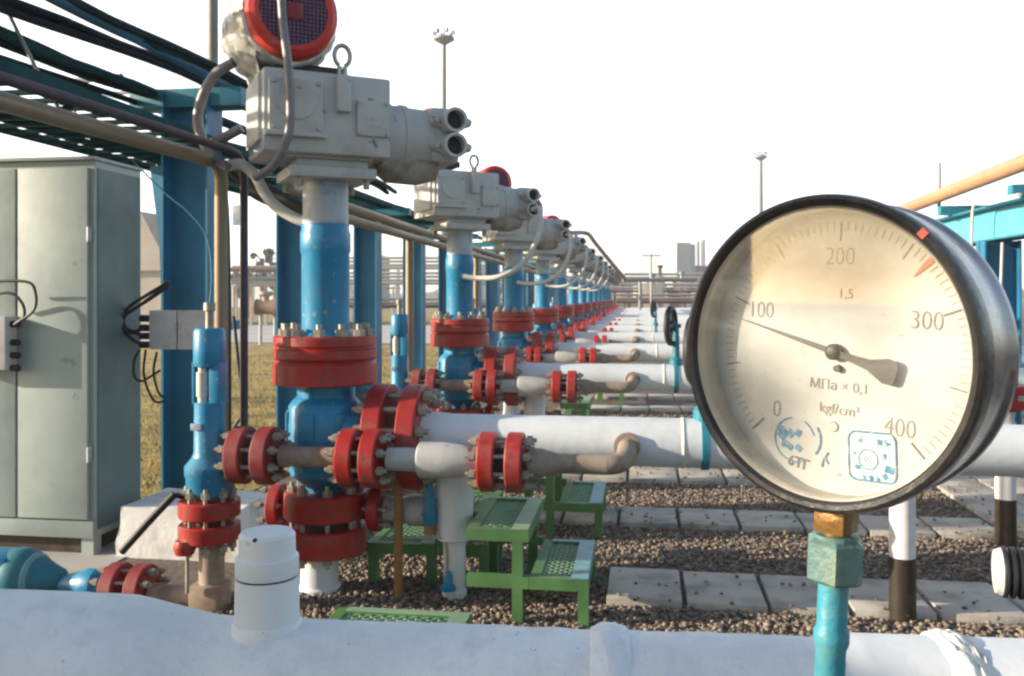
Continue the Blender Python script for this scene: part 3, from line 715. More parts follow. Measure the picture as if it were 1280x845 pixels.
def stile(xa, xm, xb, y0, y1, zl, zh, lab):
    t = thing('step_platform', lab, 'platform', ((xa+xb)/2, y0, 0), 'green grated step platforms')
    deck(t, xa, xm, y0, y1, zh, 'pale_green'); deck(t, xm+.002, xb, y0, y1, zl, 'pale_teal')
    legs(t, [(xm-.05, y0+.024), (xa+.023, y1-.023), (xm-.05, y1-.024)], zh-.05)
    legs(t, [(xb-.023, y0+.023), (xb-.023, y1-.023)], zl-.05)
    b = MB(); b.span(xa, xm, y0+.001, y0+.044, zl-.05, zl-.0); b.build('tie_bar', 'green', t)
    b = MB(); b.span(xa, xm, y1-.04, y1-.002, zl-.02, zl+.02); b.build('tie_bar', 'green', t)
    return t
st1 = stile(-.74, -.47, -.215, 3.72, 4.32, .20, .40, 'green two-step platform with pale worn edges, beside the white support column')
for i, dy in enumerate((1.37, 4.45, 7.6)):
    copy_thing(st1, (.0, dy, 0), ('green two-step platform beyond the first white pipe', 'small green two-step platform seen beyond the second white pipe', 'tiny far green two-step platform in the pipe row')[i])
t = thing('step_platform', 'low green grated step behind the rusty upright pipe, below the red flange', 'platform', (-1.1, 4.14, 0), 'green grated step platforms')
deck(t, -1.32, -.98, 4.14, 4.62, .20, 'pale_green'); deck(t, -.978, -.72, 4.14, 4.62, .36, 'green')
legs(t, [(-1.29, 4.165), (-1.0, 4.166), (-.742, 4.165), (-1.29, 4.59), (-.742, 4.59)], .15)
b = MB(); b.span(-.96, -.72, 4.141, 4.184, .15, .2); b.build('tie_bar', 'green', t)
b = MB(); b.span(-.978, -.94, 4.141, 4.18, .2, .31); b.build('leg', 'green', t)
t = thing('step_platform', 'low green grated step close behind the whitewashed header pipe', 'platform', (-.9, 3.0, 0), 'green grated step platforms')
deck(t, PY(428, 760, 3.4).x, PY(592, 760, 3.4).x, 2.85, 3.36, .165, 'pale_green'); legs(t, [(PY(428, 760, 3.4).x+.03, 3.37), (PY(592, 760, 3.4).x-.03, 3.37), (PY(428, 760, 3.4).x+.03, 2.88), (PY(592, 760, 3.4).x-.03, 2.88)], .15)

# rusty upright and small sampling valves under the first pipe
q = PY(498, 745, 3.95)
o = MB().cyl((q.x, 3.95, -.02), (q.x, 3.95, .62), .021, n=14).build('drain_pipe', 'orange_rust', origin=(q.x, 3.95, 0)); tag(o, 'thin rusty upright pipe standing in the gravel below the bypass line', 'pipe')
t = thing('side_drain', 'grey stub pipe beside the red side flange below the reducer', 'pipe', PY(505, 630, 4.04))
MB().lathe((X1+.29, Y1+.02, .39), XA, [(0, .06), (.1, .062), (.12, .072), (.22, .072), (.24, .06)], 20).build('stub', 'actuator', t)
t = thing('sampling_valve', 'small teal sampling cock with a bent thin tube beside the white support column', 'valve', PY(537, 650, 3.95))
q = PY(537, 640, 3.95)
MB().lathe(q, ZA, [(-.07, .022), (-.03, .03), (.0, .034), (.03, .026), (.06, .03), (.09, .02), (.13, .016)], 14).build('body', 'blue', t)
MB().tube([q+V(0, 0, -.06), q+V(0, 0, -.10)], .026, 10).build('nut', 'orange_rust', t)
MB().tube([PY(500, 672, 3.95), PY(548, 672, 3.95), PY(556, 676, 3.95), PY(559, 690, 3.95), PY(559, 715, 3.95)], .006, 8, smooth=4).build('tube', 'steel', t)
MB().lathe(PY(560, 728, 3.95), ZA, [(-.035, .035), (-.02, .036), (-.01, .022), (.03, .02), (.05, .013)], 14).build('tip', 'blue', t)

# ------------------------------------------------------------------ whitewashed header pipe in front
pr = R(2.9); PA = V(math.cos(pr), math.sin(pr), 0); PC = V(-.167, 1.148, H-.553)
PN = V(-math.sin(pr), math.cos(pr), 0)
def hp(px):                    # distance along the header axis for a photo column
    d = (px-640)/FPX; dirv = V(-SN+d*CS, CS+d*SN, 0)
    # solve s: (PC + PA s) x dirv = 0
    return -(PC.x*dirv.y-PC.y*dirv.x)/(PA.x*dirv.y-PA.y*dirv.x)
t = thing('header_pipe', 'thick whitewashed header pipe crossing under the gauge with lumpy weld beads', 'pipe', (PC.x, PC.y, PC.z-.11))
def sleeve(prof, name, m, jit=.0, n=64, angle=30):
    return MB().lathe(PC, PA, prof, n, jit=jit, seed=3).build(name, m, t, angle=angle)
s0, s1, s2 = hp(130), hp(290), hp(1050)
pf = [(-2.9, .136), (s0-.05, .136), (s0, .135)]
for i in range(1, 9): pf.append((s0+(s1-s0)*i/8, .135-.025*(.5-.5*math.cos(math.pi*i/8))))
pf += [(s1+(s2-s1)*k/12, .110) for k in range(1, 13)]
from mathutils import noise as mnoise
def lumpy(prof, name, m, amp=.0042, n=150):
    fine = []                      # resample the profile finely, then push the surface in and out like thick brushed whitewash
    for (ta, ra), (tb, rb) in zip(prof, prof[1:]):
        k = max(1, int((tb-ta)/.012)) if -1.2 < ta < 1.2 else 1
        fine += [(ta+(tb-ta)*i/k, ra+(rb-ra)*i/k) for i in range(k)]
    fine.append(prof[-1]); b = MB().lathe(PC, PA, fine, n)
    for v in b.bm.verts:
        q = v.co-PC; ax_ = PA*q.dot(PA); rd = q-ax_; u = rd.normalized()
        d = mnoise.noise(v.co*22)*.6+mnoise.noise(V(v.co.x*60, v.co.y*26, v.co.z*26))*.35+max(0, mnoise.noise(v.co*9)-.15)*.7
        v.co += u*(amp*d)
    return b.build(name, m, t, angle=60)
lumpy(pf, 'pipe', 'whitewash')
sleeve([(s2-.002, .1105), (s2+.012, .1165), (s2+.03, .1175), (4.6, .1175)], 'sleeve', 'white')
sa = hp(762); sleeve([(sa-.026, .108)]+[(sa-.024+.004*i, .1125+.008*math.sin(math.pi*i/12)) for i in range(13)]+[(sa+.027, .108)], 'weld_bead', 'whitewash', jit=.012)
sa = hp(1192); sleeve([(sa-.024, .115)]+[(sa-.022+.004*i, .1185+.006*math.sin(math.pi*i/11)) for i in range(12)]+[(sa+.025, .115)], 'weld_bead', 'weld', jit=.02)
# white capped stub on top of the header
ss = hp(334); sc = PC+PA*ss
t2 = thing('pipe_stub', 'white capped stub standing on the whitewashed header pipe below the red flanges', 'pipe stub', sc+V(0, 0, .1))
k = P(334, 664, (sc.y*CS-sc.x*SN)); ztop = k.z; sd = sc.y*CS-sc.x*SN; px1 = sd/FPX
MB().lathe((sc.x, sc.y, 0), ZA, [(sc.z+.085, 41*px1), (sc.z+.12, 39.5*px1), (ztop-56*px1, 39*px1)], 32).build('neck', 'white', t2)
MB().lathe((sc.x, sc.y, 0), ZA, [(ztop-57*px1, 36*px1), (ztop-54*px1, 36*px1)], 32).build('seam', 'far_dark', t2)
MB().lathe((sc.x, sc.y, 0), ZA, [(ztop-53.5*px1, 38*px1), (ztop-52*px1, 39*px1), (ztop-31*px1, 38.5*px1), (ztop-29*px1, 35*px1), (ztop-4*px1, 34.5*px1), (ztop, 31*px1)], 32).build('cap', 'white', t2)
MB().lathe((sc.x, sc.y, 0), ZA, [(sc.z+.095, 45*px1), (sc.z+.108, 44*px1), (sc.z+.116, 40*px1)], 32, jit=.03, seed=8).build('weld_collar', 'whitewash', t2)
d_ = P(318, 676, sd-34*px1)
MB().cyl(d_, d_+V(0, .004, 0), 2.6*px1, n=10).build('cap_hole', 'far_dark', t2)

# ribbed black plug coming in from the right
t = thing('ribbed_plug', 'ribbed black plug with a pale round face at the edge of the frame', 'plug', P(1262, 745, 1.5))
q = P(1246, 714, 1.5); ax = V(math.cos(R(-12)), math.sin(R(-12)), 0)
MB().lathe(q, ax, [(-.003, .036), (.006, .040)], 32).build('face', 'cap_white', t)
pf = [(.006, .041)]
for i in range(7): pf += [(.008+.012*i, .0425), (.013+.012*i, .0425), (.014+.012*i, .036), (.0185+.012*i, .036)]
pf += [(.10, .042), (.30, .042)]
MB().lathe(q, ax, pf, 36).build('ribbed_body', 'black', t)
e_ = q+ax*.30
MB().tube([e_-ax*.02, e_+ax*.06, e_+ax*.10+V(0, -.02, -.05), e_+ax*.11+V(0, -.05, -.25), e_+ax*.11+V(0, -.05, -q.z)], .03, 14, smooth=4).build('stand_pipe', 'dark_paint', t)

# ================================================================== CABINET, BLOCK, BOXES AT THE LEFT
t = thing('control_cabinet', 'tall grey-green steel control cabinet with closed doors beside the blue column', 'cabinet', (-3.5, 4.34, 0))
cxr = -2.90; y0, y1, zt_ = 4.34, 4.80, 2.13
MB().span(-4.35, cxr, y0+.02, y1, .10, zt_, bev=.006).build('casing', 'cabinet', t)
MB().span(cxr+.001, cxr+.006, y0+.04, y1-.02, .14, zt_-.04).build('shaded_side_panel', 'cabinet_shade_side', t)  # thin panel carrying the shade colour of the cabinet's side
for (xa, xb) in ((-3.34, cxr-.03), (-3.81, -3.355), (-4.28, -3.825)):
    d = MB().span(xa, xb, y0-.004, y0+.018, .20, zt_-.04, bev=.004).build('door', 'cabinet', t)
    if xb > -3.0:
        for z in (.55, 1.73): MB().cyl((xb+.012, y0-.006, z-.04), (xb+.012, y0-.006, z+.04), .012, n=10).build('hinge', 'primer', d)
MB().span(-4.36, cxr+.012, y0-.01, y1+.01, zt_+.001, zt_+.02, bev=.004).build('top_cover', 'cabinet', t)
MB().span(-4.3, cxr-.06, y0+.05, y1-.05, -.02, .10).build('plinth', 'dark_paint', t)
MB().span(-4.36, cxr+.002, y0-.002, y0+.017, .1, .19, bev=.003).build('kick_plate', 'cabinet', t)
for xx in (cxr-.05,):
    MB().span(xx-.03, xx+.04, y0+.02, y0+.09, -.02, .099).build('foot', 'cabinet', t)
# unseen cabinet added beyond the left frame edge to shade the header pipe
t = thing('control_cabinet', 'added unseen grey-green cabinet that shades the header pipe', 'cabinet', (-3.9, 1.5, 0))
MB().span(-4.3, -3.5, -.6, 2.2, .1, 2.0, bev=.006).build('casing', 'cabinet', t)
MB().span(-4.25, -3.55, -.5, 2.1, -.02, .1).build('plinth', 'dark_paint', t)

b = MB(); bm_ = bmesh.new(); bmesh.ops.create_cube(bm_, size=1)
bmesh.ops.subdivide_edges(bm_, edges=bm_.edges, cuts=6, use_grid_fill=True)
for v in bm_.verts: v.co += Vector((random.uniform(-.012, .012), random.uniform(-.012, .012), random.uniform(-.012, .012))); v.co.xy *= (1.06-.1*(v.co.z+.5))
qa, qb = PY(138, 700, 4.30), PY(262, 700, 4.30)
bmesh.ops.scale(bm_, vec=(qb.x-qa.x+.12, .5, .33), verts=bm_.verts); bmesh.ops.translate(bm_, vec=((qa.x+qb.x)/2+.06, 4.62, .10), verts=bm_.verts)
b.merge(bm_); o = b.build('concrete_block', 'lime', origin=((qa.x+qb.x)/2, 4.55, 0), angle=60); tag(o, 'rough limewashed concrete block on the ground beside the cabinet', 'block')

# wall box with glands and looping cables on the cabinet door
t = thing('junction_box', 'small grey box with black glands fixed to the cabinet door at the frame edge', 'junction box', PY(5, 462, 4.3))
a0, a1 = PY(-60, 395, 4.28), PY(13, 462, 4.28)
MB().span(a0.x, a1.x, 4.24, 4.335, a1.z, a0.z, bev=.006).build('box', 'box_grey', t)
MB().box(((a0.x+a1.x)/2+.07, 4.238, (a0.z+a1.z)/2-.01), (.10, .006, .14)).build('notice', 'old_red', t)
for py in (405, 428, 444, 460):
    q = PY(14, py, 4.29); MB().cyl(q, q+V(.045, 0, 0), .018, n=8).build('gland', 'black', t)
for i, pts in enumerate(([(18, 405), (30, 395), (27, 378), (10, 366), (-30, 374)], [(18, 406), (42, 388), (44, 365), (32, 352), (-20, 352)])):
    o = MB().tube([PY(x, y, 4.26-.01*i) for x, y in pts], .008, 8, smooth=6).build('cable', 'black', origin=PY(pts[0][0], pts[0][1], 4.26))
    tag(o, ('black cable looping low over the small box at the frame edge', 'black cable arching high over the small box at the frame edge')[i], 'cable')

# ================================================================== BLUE COLUMNS, CABLE RACK
XC = -3.09
def hcol(x, y, z1, wx=.34, wy=.22, m='column_blue', tag_=None):
    t = thing('rack_column', tag_, 'column', (x, y, 0), 'blue steel columns of the cable rack')
    MB().span(x-wx/2, x-wx/2+.016, y-wy/2, y+wy/2, -.02, z1).build('flange', m, t)
    MB().span(x+wx/2-.016, x+wx/2, y-wy/2, y+wy/2, -.02, z1).build('flange', m, t)
    MB().span(x-wx/2+.016, x+wx/2-.016, y-.006, y+.006, -.02, z1-.002).build('web', m, t)
    MB().span(x-wx/2-.05, x+wx/2+.05, y-wy/2-.05, y+wy/2+.05, .0, .022).build('base_plate', m, t)
    return t
colY = [5.75, 7.6, 9.75, 11.85, 14.0, 16.2, 18.4, 20.7, 23, 25.4, 28, 31]
labs = ['blue steel column behind the two grey junction boxes', 'blue steel column just left of the foil-wrapped valve', 'blue steel column just right of the first blue yoke']
for i, y in enumerate(colY):
    lab = labs[i] if i < 3 else 'blue column, %s along the cable rack' % ORD[i] if i < 6 else 'far blue column of the cable rack lost among the valves'
    c_ = hcol(XC, y, 2.80 if i == 0 else 2.32, wx=.34 if i == 0 else .27, tag_=lab)
    if i == 0:
        MB().span(XC-.42, XC+.4, y-.09, y+.09, 2.70, 2.83, bev=.01).build('bracket', 'teal', c_)
        MB().prism([(XC-.172, y-.1, 1.3), (XC-.172, y-.1, 2.3), (XC-.26, y-.1, 2.3), (XC-.19, y-.1, 1.8)], (0, .2, 0)).build('gusset', 'column_blue', c_)
    else:
        MB().span(XC-.5, XC+.5, y-.06, y+.06, 2.321, 2.40).build('bracket', 'teal', c_)
# two grey boxes with cables on the first column
t = thing('junction_box', 'pair of grey junction boxes side by side on the first blue column', 'junction box', PY(220, 437, 4.68))
a0, a1, a2 = PY(186, 388, 4.62), PY(221, 437, 4.62), PY(258, 437, 4.62)
MB().span(a1.x-.12, a1.x-.06, 4.741, 5.64, (a0.z+a1.z)/2-.03, (a0.z+a1.z)/2+.03).build('arm', 'column_blue', t)
MB().span(a0.x, a1.x-.003, 4.62, 4.74, a1.z, a0.z, bev=.008).build('box', 'box_grey', t)
MB().span(a1.x+.003, a2.x, 4.62, 4.74, a1.z, a0.z, bev=.008).build('box', 'box_grey', t)
for py in (398, 410, 420, 431):
    q = PY(186, py, 4.66); MB().cyl(q, q-V(.05, 0, 0), .02, n=8).build('gland', 'black', t)
loops = [[(212, 352), (185, 368), (160, 385), (152, 405), (165, 424), (180, 431)], [(211, 355), (180, 378), (156, 395), (158, 410), (180, 420)], [(210, 358), (190, 372), (165, 388), (150, 400), (160, 416), (180, 410)],
         [(175, 437), (168, 450), (168, 470), (178, 476), (200, 463)], [(182, 437), (180, 470), (192, 500), (206, 502)], [(196, 440), (192, 465), (198, 490), (206, 498)]]
for i, pts in enumerate(loops):
    o = MB().tube([PY(x, y, 4.63-.012*i) for x, y in pts], .010 if i < 3 else .007, 8, smooth=6).build('cable', 'black', origin=PY(pts[0][0], pts[0][1], 4.63))
    tag(o, 'black cable looping into the glands of the paired grey boxes' if i < 3 else 'thin black cable drooping below the paired grey boxes', 'cable', 'cables looping at the paired boxes' if i < 3 else 'cables drooping below the paired boxes')
o = MB().tube([PY(x, y, 5.45) for x, y in [(165, 200), (205, 240), (235, 265), (258, 295), (265, 340), (262, 385)]], .006, 8, smooth=6).build('cable', 'teal', origin=PY(165, 200, 5.45))
tag(o, 'thin teal cable slanting down across the first blue column', 'cable')

# lower cable tray
t = thing('cable_tray', 'long dark teal ladder tray full of cables above the cabinet', 'cable tray', (-3.3, 4, 2.35))
for x in (-2.80, -3.88): MB().span(x-.012, x+.012, -.5, 33, 2.401, 2.455).build('side_rail', 'dark_teal', t)
rg = MB(); y = -.4
while y < 12: rg.span(-3.868, -2.812, y, y+.045, 2.405, 2.425); y += .19
o = rg.build('rungs', 'dark_teal', t)
cb = MB(); rr = random.Random(5)
for i in range(12):
    x = -3.80+i*.058+(.26 if i > 6 else 0); z = 2.455+rr.uniform(-.005, .03); r = rr.uniform(.018, .03)
    cb.tube([V(x+rr.uniform(-.03, .03), y, z+rr.uniform(-.012, .02)) for y in np.arange(-.5, 14, .55)], r, 6)
cb.build('cables', 'dark', t)
# upper cable bundle and blue pipe
t = thing('cable_bundle', 'heavy bundle of dark cables sagging along the top of the rack', 'cables', (-3.2, 5, 2.85))
for i in range(14):
    grp_ = i % 3; x = (-3.40, -3.22, -3.02)[grp_]+(i//3)*.03+rr.uniform(-.012, .012); z0 = (2.84, 2.90, 2.99)[grp_]+rr.uniform(0, .06); ph = rr.uniform(0, 1.2)
    pts = []
    for y in np.arange(-.5, 12, .5):
        sag = -.075*math.sin(math.pi*((y-5.75) % 5.5)/5.5)+.035*math.sin(y*(.9+.2*grp_)+grp_*2)
        pts.append(V(x+.06*math.sin(y*.8+ph+grp_), y, z0+sag+rr.uniform(-.012, .012)))
    MB().tube(pts, (.030, .022, .026)[grp_], 8, smooth=2).build('cable', 'dark' if i % 4 else 'dark_teal', t)
MB().tube([V(-3.47, y, 2.72+.03*math.sin(y*1.3)) for y in np.arange(-.5, 7, .4)], .022, 8).build('cable', 'dark', t)
o = MB().tube([(-2.95, -1, 2.94), (-2.95, 9.8, 2.93)], .042, 16).build('rack_pipe', 'column_blue', origin=(-2.95, 5.75, 2.9)); tag(o, 'blue pipe running straight along the top of the cable rack', 'pipe')
o = MB().tube([PY(6, 8, 4.2), PY(50, 95, 4.3), PY(76, 140, 4.35)], .011, 8).build('hanger_rod', 'far_steel', origin=PY(76, 140, 4.35)); tag(o, 'thin slanting hanger rod between the two cable runs', 'rod')
t = thing('hand_rail', 'thin grey rail with three short uprights behind the cable tray', 'rail', PY(80, 118, 6.4))
MB().tube([PY(70, 116, 6.4), PY(180, 116, 6.2)], .012, 8).build('rail', 'far_steel', t)
for px in (84, 94, 119): MB().cyl(PY(px, 116, 6.38), PY(px, 160, 6.38), .010, n=6).build('upright', 'far_steel', t)
o = MB().tube([PY(60, 103, 6.2), PY(110, 100, 6.2), PY(152, 95, 6.1)], .022, 8).build('rack_bar', 'far_steel', origin=PY(60, 103, 6.2)); tag(o, 'grey bar crossing below the upper cable bundle', 'bar')

# tan conduit that bends down beside the little valve, its dark twin, and their continuation
XQ = -2.03
def bend(x, y, z, r=.09): return [V(x, y-r, z), V(x, y-r*.6, z-.006), V(x, y-r*.25, z-r*.25), V(x, y-.006, z-r*.6), V(x, y, z-r)]
o = MB().tube([V(XQ, .2, 1.985)]+bend(XQ, 4.06, 2.05)+[V(XQ, 4.06, .55)], .033, 14).build('conduit', 'conduit', origin=(XQ, 4.06, .55)); tag(o, 'tan conduit running over the cabinet and bending straight down', 'conduit')
o = MB().tube([V(XQ+.045, .2, 2.045)]+bend(XQ+.085, 4.13, 2.10, .13)+[V(XQ+.085, 4.13, .5)], .02, 14).build('conduit', 'dark_hose', origin=(XQ+.075, 4.13, .5)); tag(o, 'dark grey conduit bending down just right of the tan one', 'conduit')
o = MB().tube([PY(276, 215, 4.2), PY(281, 260, 4.2), PY(283, 330, 4.2), PY(284, 480, 4.2), PY(284, 600, 4.2)], .022, 8, smooth=3).build('cable', 'black', origin=PY(284, 600, 4.2)); tag(o, 'black cable strapped between the tan and the grey conduits', 'cable')
o = MB().tube([PY(292, 395, 4.3), PY(300, 470, 4.3), PY(305, 490, 4.3), PY(303, 515, 4.3), PY(292, 535, 4.3)], .009, 8, smooth=6).build('cable', 'black', origin=PY(292, 535, 4.3)); tag(o, 'thin black cable bowing out right of the grey conduit', 'cable')
for k, (z, dx) in enumerate(((2.03, 0.0), (1.93, .06))):
    o = MB().tube([V(XQ+dx, 4.9, z), V(XQ+dx, 16, z-.08), V(XQ+dx, 36, z-.1)], .034, 12).build('conduit', 'conduit', origin=(XQ+dx, 4.9, z)); tag(o, ('upper brown conduit running behind the valve row', 'lower brown conduit running behind the valve row')[k], 'conduit')
for k in range(4):
    a = PY(512, 300, 7.45); yy = 7.45+k*PITCH
    o = MB().tube([V(a.x, yy, 1.95), V(a.x, yy, .55)], .036, 12).build('conduit', 'conduit', origin=(a.x, yy, .55)); tag(o, 'tan upright conduit behind the %s valve of the row' % ORD[k+1], 'conduit', 'tan upright conduits behind the valves')
# black cable harness towards the first actuator and pale hose
for k, pts in enumerate(([(285, 205), (300, 212), (320, 232), (345, 240), (380, 262)], [(282, 208), (305, 228), (330, 244), (352, 248), (385, 262)], [(290, 215), (315, 240), (345, 255), (385, 270)])):
    o = MB().tube([PY(x, y, 4.5+.05*k) for x, y in pts], .028, 8, smooth=5).build('cable', 'black', origin=PY(pts[0][0], pts[0][1], 4.5)); tag(o, 'thick black cable from the conduit bend to behind the first yoke', 'cable', 'black cables behind the first yoke')
o = MB().tube([PY(x, y, 4.0) for x, y in [(283, 208), (300, 205), (318, 218), (330, 240), (345, 258), (372, 274), (400, 280)]], .026, 10, smooth=6).build('hose', 'pale_hose', origin=PY(283, 208, 4.0)); tag(o, 'pale metal hose arching over the black cables below the actuator', 'hose')
o = MB().tube([PY(x, y, 3.95) for x, y in [(292, 78), (270, 92), (254, 118), (247, 148), (252, 172), (262, 192), (285, 210)]], .024, 10, smooth=6).build('hose', 'hose', origin=PY(285, 210, 3.95)); tag(o, 'grey metal hose bowing out left of the foil-wrapped motor', 'hose')
o = MB().tube([PY(x, y, 4.0) for x, y in [(258, 182), (280, 172), (302, 160)]], .024, 10, smooth=4).build('hose', 'hose', origin=PY(258, 182, 4.0)); tag(o, 'short grey hose entering the side of the first actuator', 'hose')
o = MB().tube([PY(x, y, 3.62) for x, y in [(350, -60), (351, -20), (354, 30), (360, 80), (363, 130), (361, 165), (350, 195), (335, 213), (318, 222)]], .019, 12, smooth=6).build('hose', 'hose', origin=PY(335, 213, 3.62)); tag(o, 'grey metal hose hanging in front of the first motor and actuator', 'hose')
# hoses hanging from the sockets of the further actuators
h0 = [AP(.575, .2, 2.125), AP(.575, .34, 2.11), AP(.52, .42, 1.9), AP(.40, .42, 1.68), AP(.22, .36, 1.56), AP(.08, .2, 1.545), AP(-.02, .13, 1.56)]
hm = MB().tube([q+V(0, PITCH, 0) for q in h0], .022, 10, smooth=6).build('hose', 'pale_hose', origin=AP(0, 0, 1.5)+V(0, PITCH, 0)); tag(hm, 'pale hose looping from the lower socket of the second actuator to its yoke', 'hose', 'hoses looping from the actuators')
for i in range(1, 6):
    c_ = hm.copy(); COL.objects.link(c_); c_.location = hm.location+V(0, i*PITCH, 0); c_['label'] = 'pale hose looping from the lower socket of the %s actuator to its yoke' % ORD[i+1]
# small grey sign hanging near the first column
o = MB().box(PY(300, 269, 7.0), (.13, .02, .17), bev=.004).build('sign_plate', 'primer', origin=PY(300, 283, 7.0)); tag(o, 'small blank grey plate between the grey conduit and the blue column', 'plate')

# ================================================================== RIGHT-HAND RACK
t = thing('pipe_rack', 'pale blue steel beam on a blue column behind the gauge', 'pipe rack', PX(1250, 440, 3.55))
xr = 3.55; yc = PX(1248, 300, xr).y
MB().span(xr-.02, xr+.02, 4.2, 17, 1.97, 2.28).build('beam', 'beam_blue', t)
MB().span(xr-.13, xr+.13, 4.2, 17, 2.281, 2.30).build('beam_flange', 'teal', t); MB().span(xr-.13, xr+.13, 4.2, 17, 1.95, 1.969).build('beam_flange', 'teal', t)
for yy in (yc, yc+6.3):
    MB().span(xr-.17, xr-.154, yy-.12, yy+.12, -.02, 1.949).build('column', 'column_blue', t); MB().span(xr+.154, xr+.17, yy-.12, yy+.12, -.02, 1.949).build('column', 'column_blue', t)
    MB().span(xr-.154, xr+.154, yy-.006, yy+.006, -.02, 1.949).build('column_web', 'column_blue', t)
for yy in (6.6, 8.5, 10.4, 12.5): MB().span(xr-.25, xr+.6, yy-.06, yy+.06, 2.301, 2.40).build('crossbeam', 'teal', t)
a = PX(1130, 262, 3.3); b_ = PX(1280, 203, 3.3)
dv = (b_-a); o = MB().tube([a-dv*1.2, a, b_, b_+dv*.6], .075, 18).build('rack_pipe', 'orange_pipe', origin=a); tag(o, 'orange pipe running along the top of the pale blue beam', 'pipe')
q = PX(1174, 262, 3.4); o = MB().cyl(q, V(q.x, q.y, PX(1174, 203, 3.4).z), .022, n=8).build('vent_rod', 'far_steel', origin=q); tag(o, 'thin grey upright rod beside the orange pipe', 'rod')
o = MB().tube([PX(1214, 330, 3.3), PX(1215, 285, 3.3), PX(1217, 258, 3.3), PX(1228, 253, 3.3), PX(1275, 243, 3.3)], .014, 8, smooth=4).build('cable', 'pale_hose', origin=PX(1214, 330, 3.3)); tag(o, 'thin pale tube bending over the edge of the blue beam', 'tube')
o = MB().tube([PX(1253, 303, 3.3), PX(1251, 360, 3.3), PX(1252, 440, 3.3)], .014, 8).build('cable', 'pale_hose', origin=PX(1252, 440, 3.3)); tag(o, 'thin pale tube running down the blue column behind the gauge', 'tube')

# ================================================================== MASTS AND POLE
def mast(px, py_top, D, lab, hd=1.0):
    q = P(px, 370, D); zt2 = H+(370-py_top)*D/FPX; s = D/FPX
    t = thing('light_mast', lab, 'mast', (q.x, q.y, 0), 'lighting masts')
    MB().cyl((q.x, q.y, -.1), (q.x, q.y, zt2), 4.4*s*(.6+.4*hd), 2.8*s*(.6+.4*hd), n=12).build('pole', 'mast', t)
    MB().lathe((q.x, q.y, zt2), ZA, [(-8*s*hd, 3*s), (-2*s*hd, 13*s*hd), (1*s, 13*s*hd)], 16).build('platform', 'mast', t)
    for i in range(6):
        a = i*math.pi/3; c = V(q.x+12*s*hd*math.cos(a), q.y+12*s*hd*math.sin(a), zt2+7*s*hd)
        MB().box(c, (5*s*hd, 3*s*hd, 5*s*hd), rz=a).build('floodlight', 'far_steel', t)
    MB().cyl((q.x, q.y, zt2), (q.x, q.y, zt2+16*s), .9*s, n=6).build('spike', 'mast', t)
mast(555, 48, 60, 'tall grey lighting mast rising behind the first actuator')
mast(951, 196, 120, 'slim far lighting mast rising behind the gauge rim', .6)
q = P(266, 400, 12); t = thing('lamp_pole', 'plain grey round pole standing behind the first blue column', 'pole', (q.x, q.y, 0))
MB().cyl((q.x, q.y, -.02), (q.x, q.y, 3.2), .085, n=16).build('lower_tube', 'mast', t); MB().cyl((q.x, q.y, 3.2), (q.x, q.y, 8), .072, n=16).build('upper_tube', 'mast', t)

# ================================================================== FAR PLANT
t = thing('building', 'white box-shaped plant building with its shaded end coloured grey, far beyond the valve row', 'building', P(845, 370, 150))
bx0, bx1 = P(810, 370, 150), P(848, 370, 150)
def quad_block(mb, px0, px1, D0, D1, z0, z1, depth):
    a = P(px0, 370, D0); b = P(px1, 370, D1); dv = (b-a); dv.z = 0; nv = V(-dv.y, dv.x, 0).normalized()*depth
    mb.prism([V(a.x, a.y, z0), V(b.x, b.y, z0), V(b.x+nv.x, b.y+nv.y, z0), V(a.x+nv.x, a.y+nv.y, z0)], (0, 0, z1-z0)); return mb
zb = H+65*150/FPX
quad_block(MB(), 812, 846, 158, 146, 0, zb, 2.5).build('wall', 'bldg_white', t)
quad_block(MB(), 846.2, 869, 146, 149, 0, zb-.15, 5).build('wall', 'bldg_grey', t)  # shaded end of the white building, its shade put in as grey
for (px, py) in ((825, 310), (823, 325), (828, 336)):
    q = P(px, py, 157.6-(px-812)*.353); MB().box(q, (.9, .9, .5), rz=.1).build('window', 'far_dark', t)
t = thing('building', 'low grey annex with a sloping roof beside the white plant building', 'building', P(875, 370, 152))
quad_block(MB(), 869.5, 884, 151, 153, 0, H+34*150/FPX, 7).build('wall', 'far_steel', t)
quad_block(MB(), 868, 888, 150, 152, H+34*150/FPX, H+38*150/FPX, 8).build('roof', 'far_brown', t)
for (px, py) in ((872, 302), (879, 300)):
    q = P(px, py, 165); o = MB().cyl((q.x, q.y, 0), q, .35, n=8).build('chimney', 'far_steel', origin=(q.x, q.y, 0)); tag(o, 'thin far stack %s the white plant building' % ('touching the end of' if px < 875 else 'standing clear beside'), 'chimney')
def rack(px0, px1, py, D, lab, nposts=6, m='far_brown', h=.5, pipes=2):
    a = P(px0, py, D); b = P(px1, py, D); t = thing('far_pipe_rack', lab, 'pipe rack', (a.x, a.y, 0), 'far pipe racks')
    s = D/FPX
    MB().tube([a, b], 4.0*s*h*2/2, 8).build('beam', m, t)
    for k in range(pipes): MB().tube([a+V(0, .6, (4+4.5*k)*s), b+V(0, .6, (4+4.5*k)*s)], 1.6*s, 8).build('pipe', 'far_steel' if k % 2 else 'far_tan', t)
    for i in range(nposts):
        q = a.lerp(b, (i+.5)/nposts); MB().span(q.x-1.5*s, q.x+1.5*s, q.y-1.5*s, q.y+1.5*s, -.05, q.z).build('post', m, t)
rack(770, 880, 377, 48, 'low rusty pipe rack across the end of the valve row', 5, 'far_brown', .6)
rack(780, 900, 351, 75, 'high grey pipe rack before the white plant building', 6, 'far_steel', .35, 2)
rack(640, 800, 362, 90, 'pale pipe rack showing between the far actuators', 8, 'far_steel', .4, 2)
